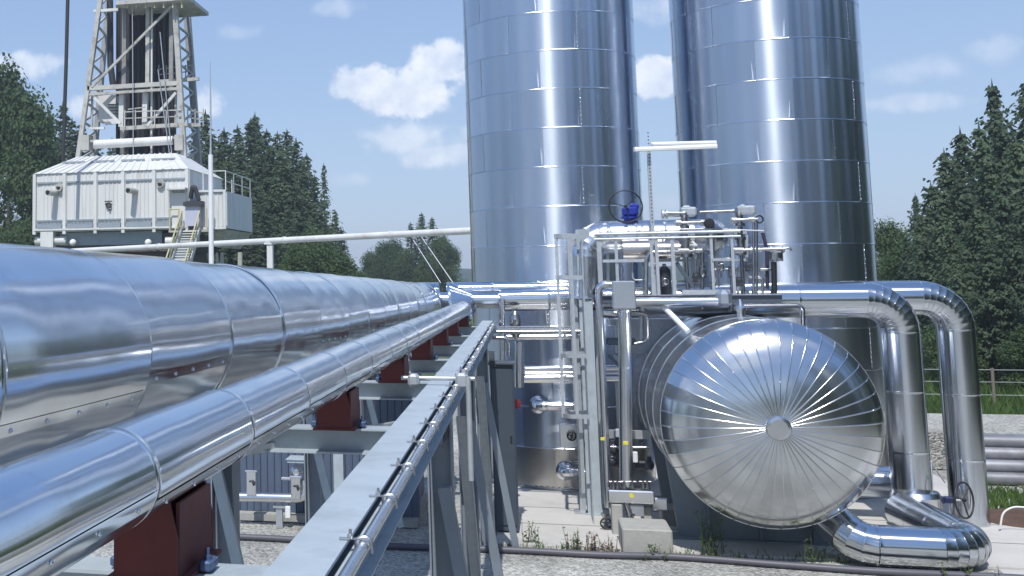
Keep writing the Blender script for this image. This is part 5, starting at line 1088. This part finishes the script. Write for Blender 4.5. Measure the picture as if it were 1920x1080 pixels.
# ground cover
def grass(name, n, area, h, m, seed, wid=.012, fn=None, lean=.35):
    rnd = random.Random(seed); vs = []; fs = []
    for i in range(n):
        x, y = area(rnd); hh = h * rnd.uniform(.45, 1.25); a = rnd.uniform(0, 6.28); w = wid * rnd.uniform(.7, 1.4); lx, ly = rnd.gauss(0, lean) * hh, rnd.gauss(0, lean) * hh; o = len(vs)
        ux, uy = math.cos(a) * w, math.sin(a) * w
        vs += [(x - ux, y - uy, -.01), (x + ux, y + uy, -.01), (x + ux * .6 + lx * .4, y + uy * .6 + ly * .4, hh * .6), (x - ux * .6 + lx * .4, y - uy * .6 + ly * .4, hh * .6), (x + lx, y + ly, hh)]
        fs += [(o, o + 1, o + 2, o + 3), (o + 3, o + 2, o + 4)]
    me = bpy.data.meshes.new(name); me.from_pydata(vs, [], fs); me.materials.append(m); ob = link(name, me); return ob
tag(grass('meadow_grass', 30000, lambda r: (r.uniform(7.5, 26), 32.2 + r.random() ** 1.5 * 16), .75, GRASSM, 3, .03), 'tall green meadow grass behind the fence at right', 'grass', kind='stuff')
tag(grass('verge_grass', 1500, lambda r: (r.uniform(7.6, 11.5), r.uniform(23.2, 25.6)), .22, GRASSM, 4, .02), 'patchy grass at the pad edge near the right riser', 'grass', kind='stuff')
tag(grass('edge_grass', 420, lambda r: (r.uniform(-.6, 6.0), 19.12 + abs(r.gauss(0, .16))), .10, GRASSM, 5, .008), 'sparse low grass along the concrete pad edge', 'grass', kind='stuff')
def weed(label, x, y, h, n, m, seed, spread):
    rnd = random.Random(seed); t = thing('weed', label, 'weed', (x, y, 0)); vs = []; fs = []; st_ = MB()
    for i in range(n):
        bx, by = x + rnd.gauss(0, spread), y + rnd.gauss(0, spread * .5); hh = h * rnd.uniform(.5, 1.15); tx, ty = bx + rnd.gauss(0, .12) * hh, by + rnd.gauss(0, .12) * hh
        st_.tube([(bx, by, 0), ((bx + tx) / 2 + rnd.gauss(0, .02), (by + ty) / 2, hh * .5), (tx, ty, hh)], [.006, .005, .002], 5)
        for k in range(int(10 * hh / .5) + 3):
            s = rnd.uniform(.15, 1); p = Vector((bx + (tx - bx) * s, by + (ty - by) * s, hh * s)); a = rnd.uniform(0, 6.28); l = rnd.uniform(.03, .08) * (1.3 - s * .6)
            d = Vector((math.cos(a), math.sin(a), rnd.uniform(-.1, .7))); sd = d.cross(Vector((0, 0, 1))).normalized() * l * .3; o = len(vs)
            vs += [p, p + d * l * .5 + sd, p + d * l, p + d * l * .5 - sd]; fs.append((o, o + 1, o + 2, o + 3))
    tag(st_.build('stems', m, t), kind='stuff'); me = bpy.data.meshes.new('leaves'); me.from_pydata([Vector(v) - Vector((x, y, 0)) for v in vs], [], fs); me.materials.append(m); tag(link('leaves', me, t), kind='stuff')
weed('tall branching green weed before the vessel support', 2.55, 19.2, .62, 16, WEEDM, 1, .14)
weed('reddish weed patch on the pad edge before the ladder', .95, 19.1, .26, 26, WEEDR, 2, .2)
weed('small green tuft at the left of the reddish weeds', .62, 19.1, .32, 10, WEEDM, 3, .08)
weed('thin upright weed before the outlet pipe', 3.75, 18.75, .42, 4, WEEDM, 4, .05)
weed('low green weed under the outlet pipe bend', 4.15, 19.2, .22, 12, WEEDM, 5, .2)
weed('sparse weed tuft below the bolted manifold block', 1.75, 18.8, .2, 10, WEEDM, 6, .15)
weed('thin dry weed right of the switch cabinet', -.05, 19.4, .4, 8, WEEDM, 7, .1)
weed('small weed at the lower right by the dark hose', 5.6, 18.45, .25, 6, WEEDM, 8, .12)

# ================================================================== AIR
hz = bpy.data.materials.new('haze'); hz.use_nodes = True; nt = hz.node_tree; nt.nodes.remove(nt.nodes['Principled BSDF'])  # added haze volume that lifts the dark trees and shadows
pv = nt.nodes.new('ShaderNodeVolumePrincipled'); pv.inputs['Color'].default_value = (.80, .86, .95, 1); pv.inputs['Density'].default_value = 0.0009; pv.inputs['Anisotropy'].default_value = .2
nt.links.new(pv.outputs[0], nt.nodes['Material Output'].inputs['Volume'])
mb = MB(); mb.box((0, 0, 12), (1700, 1700, 26)); tag(mb.build('haze', hz), 'thin pale haze added over the valley to lift the dark tones', kind='stuff')
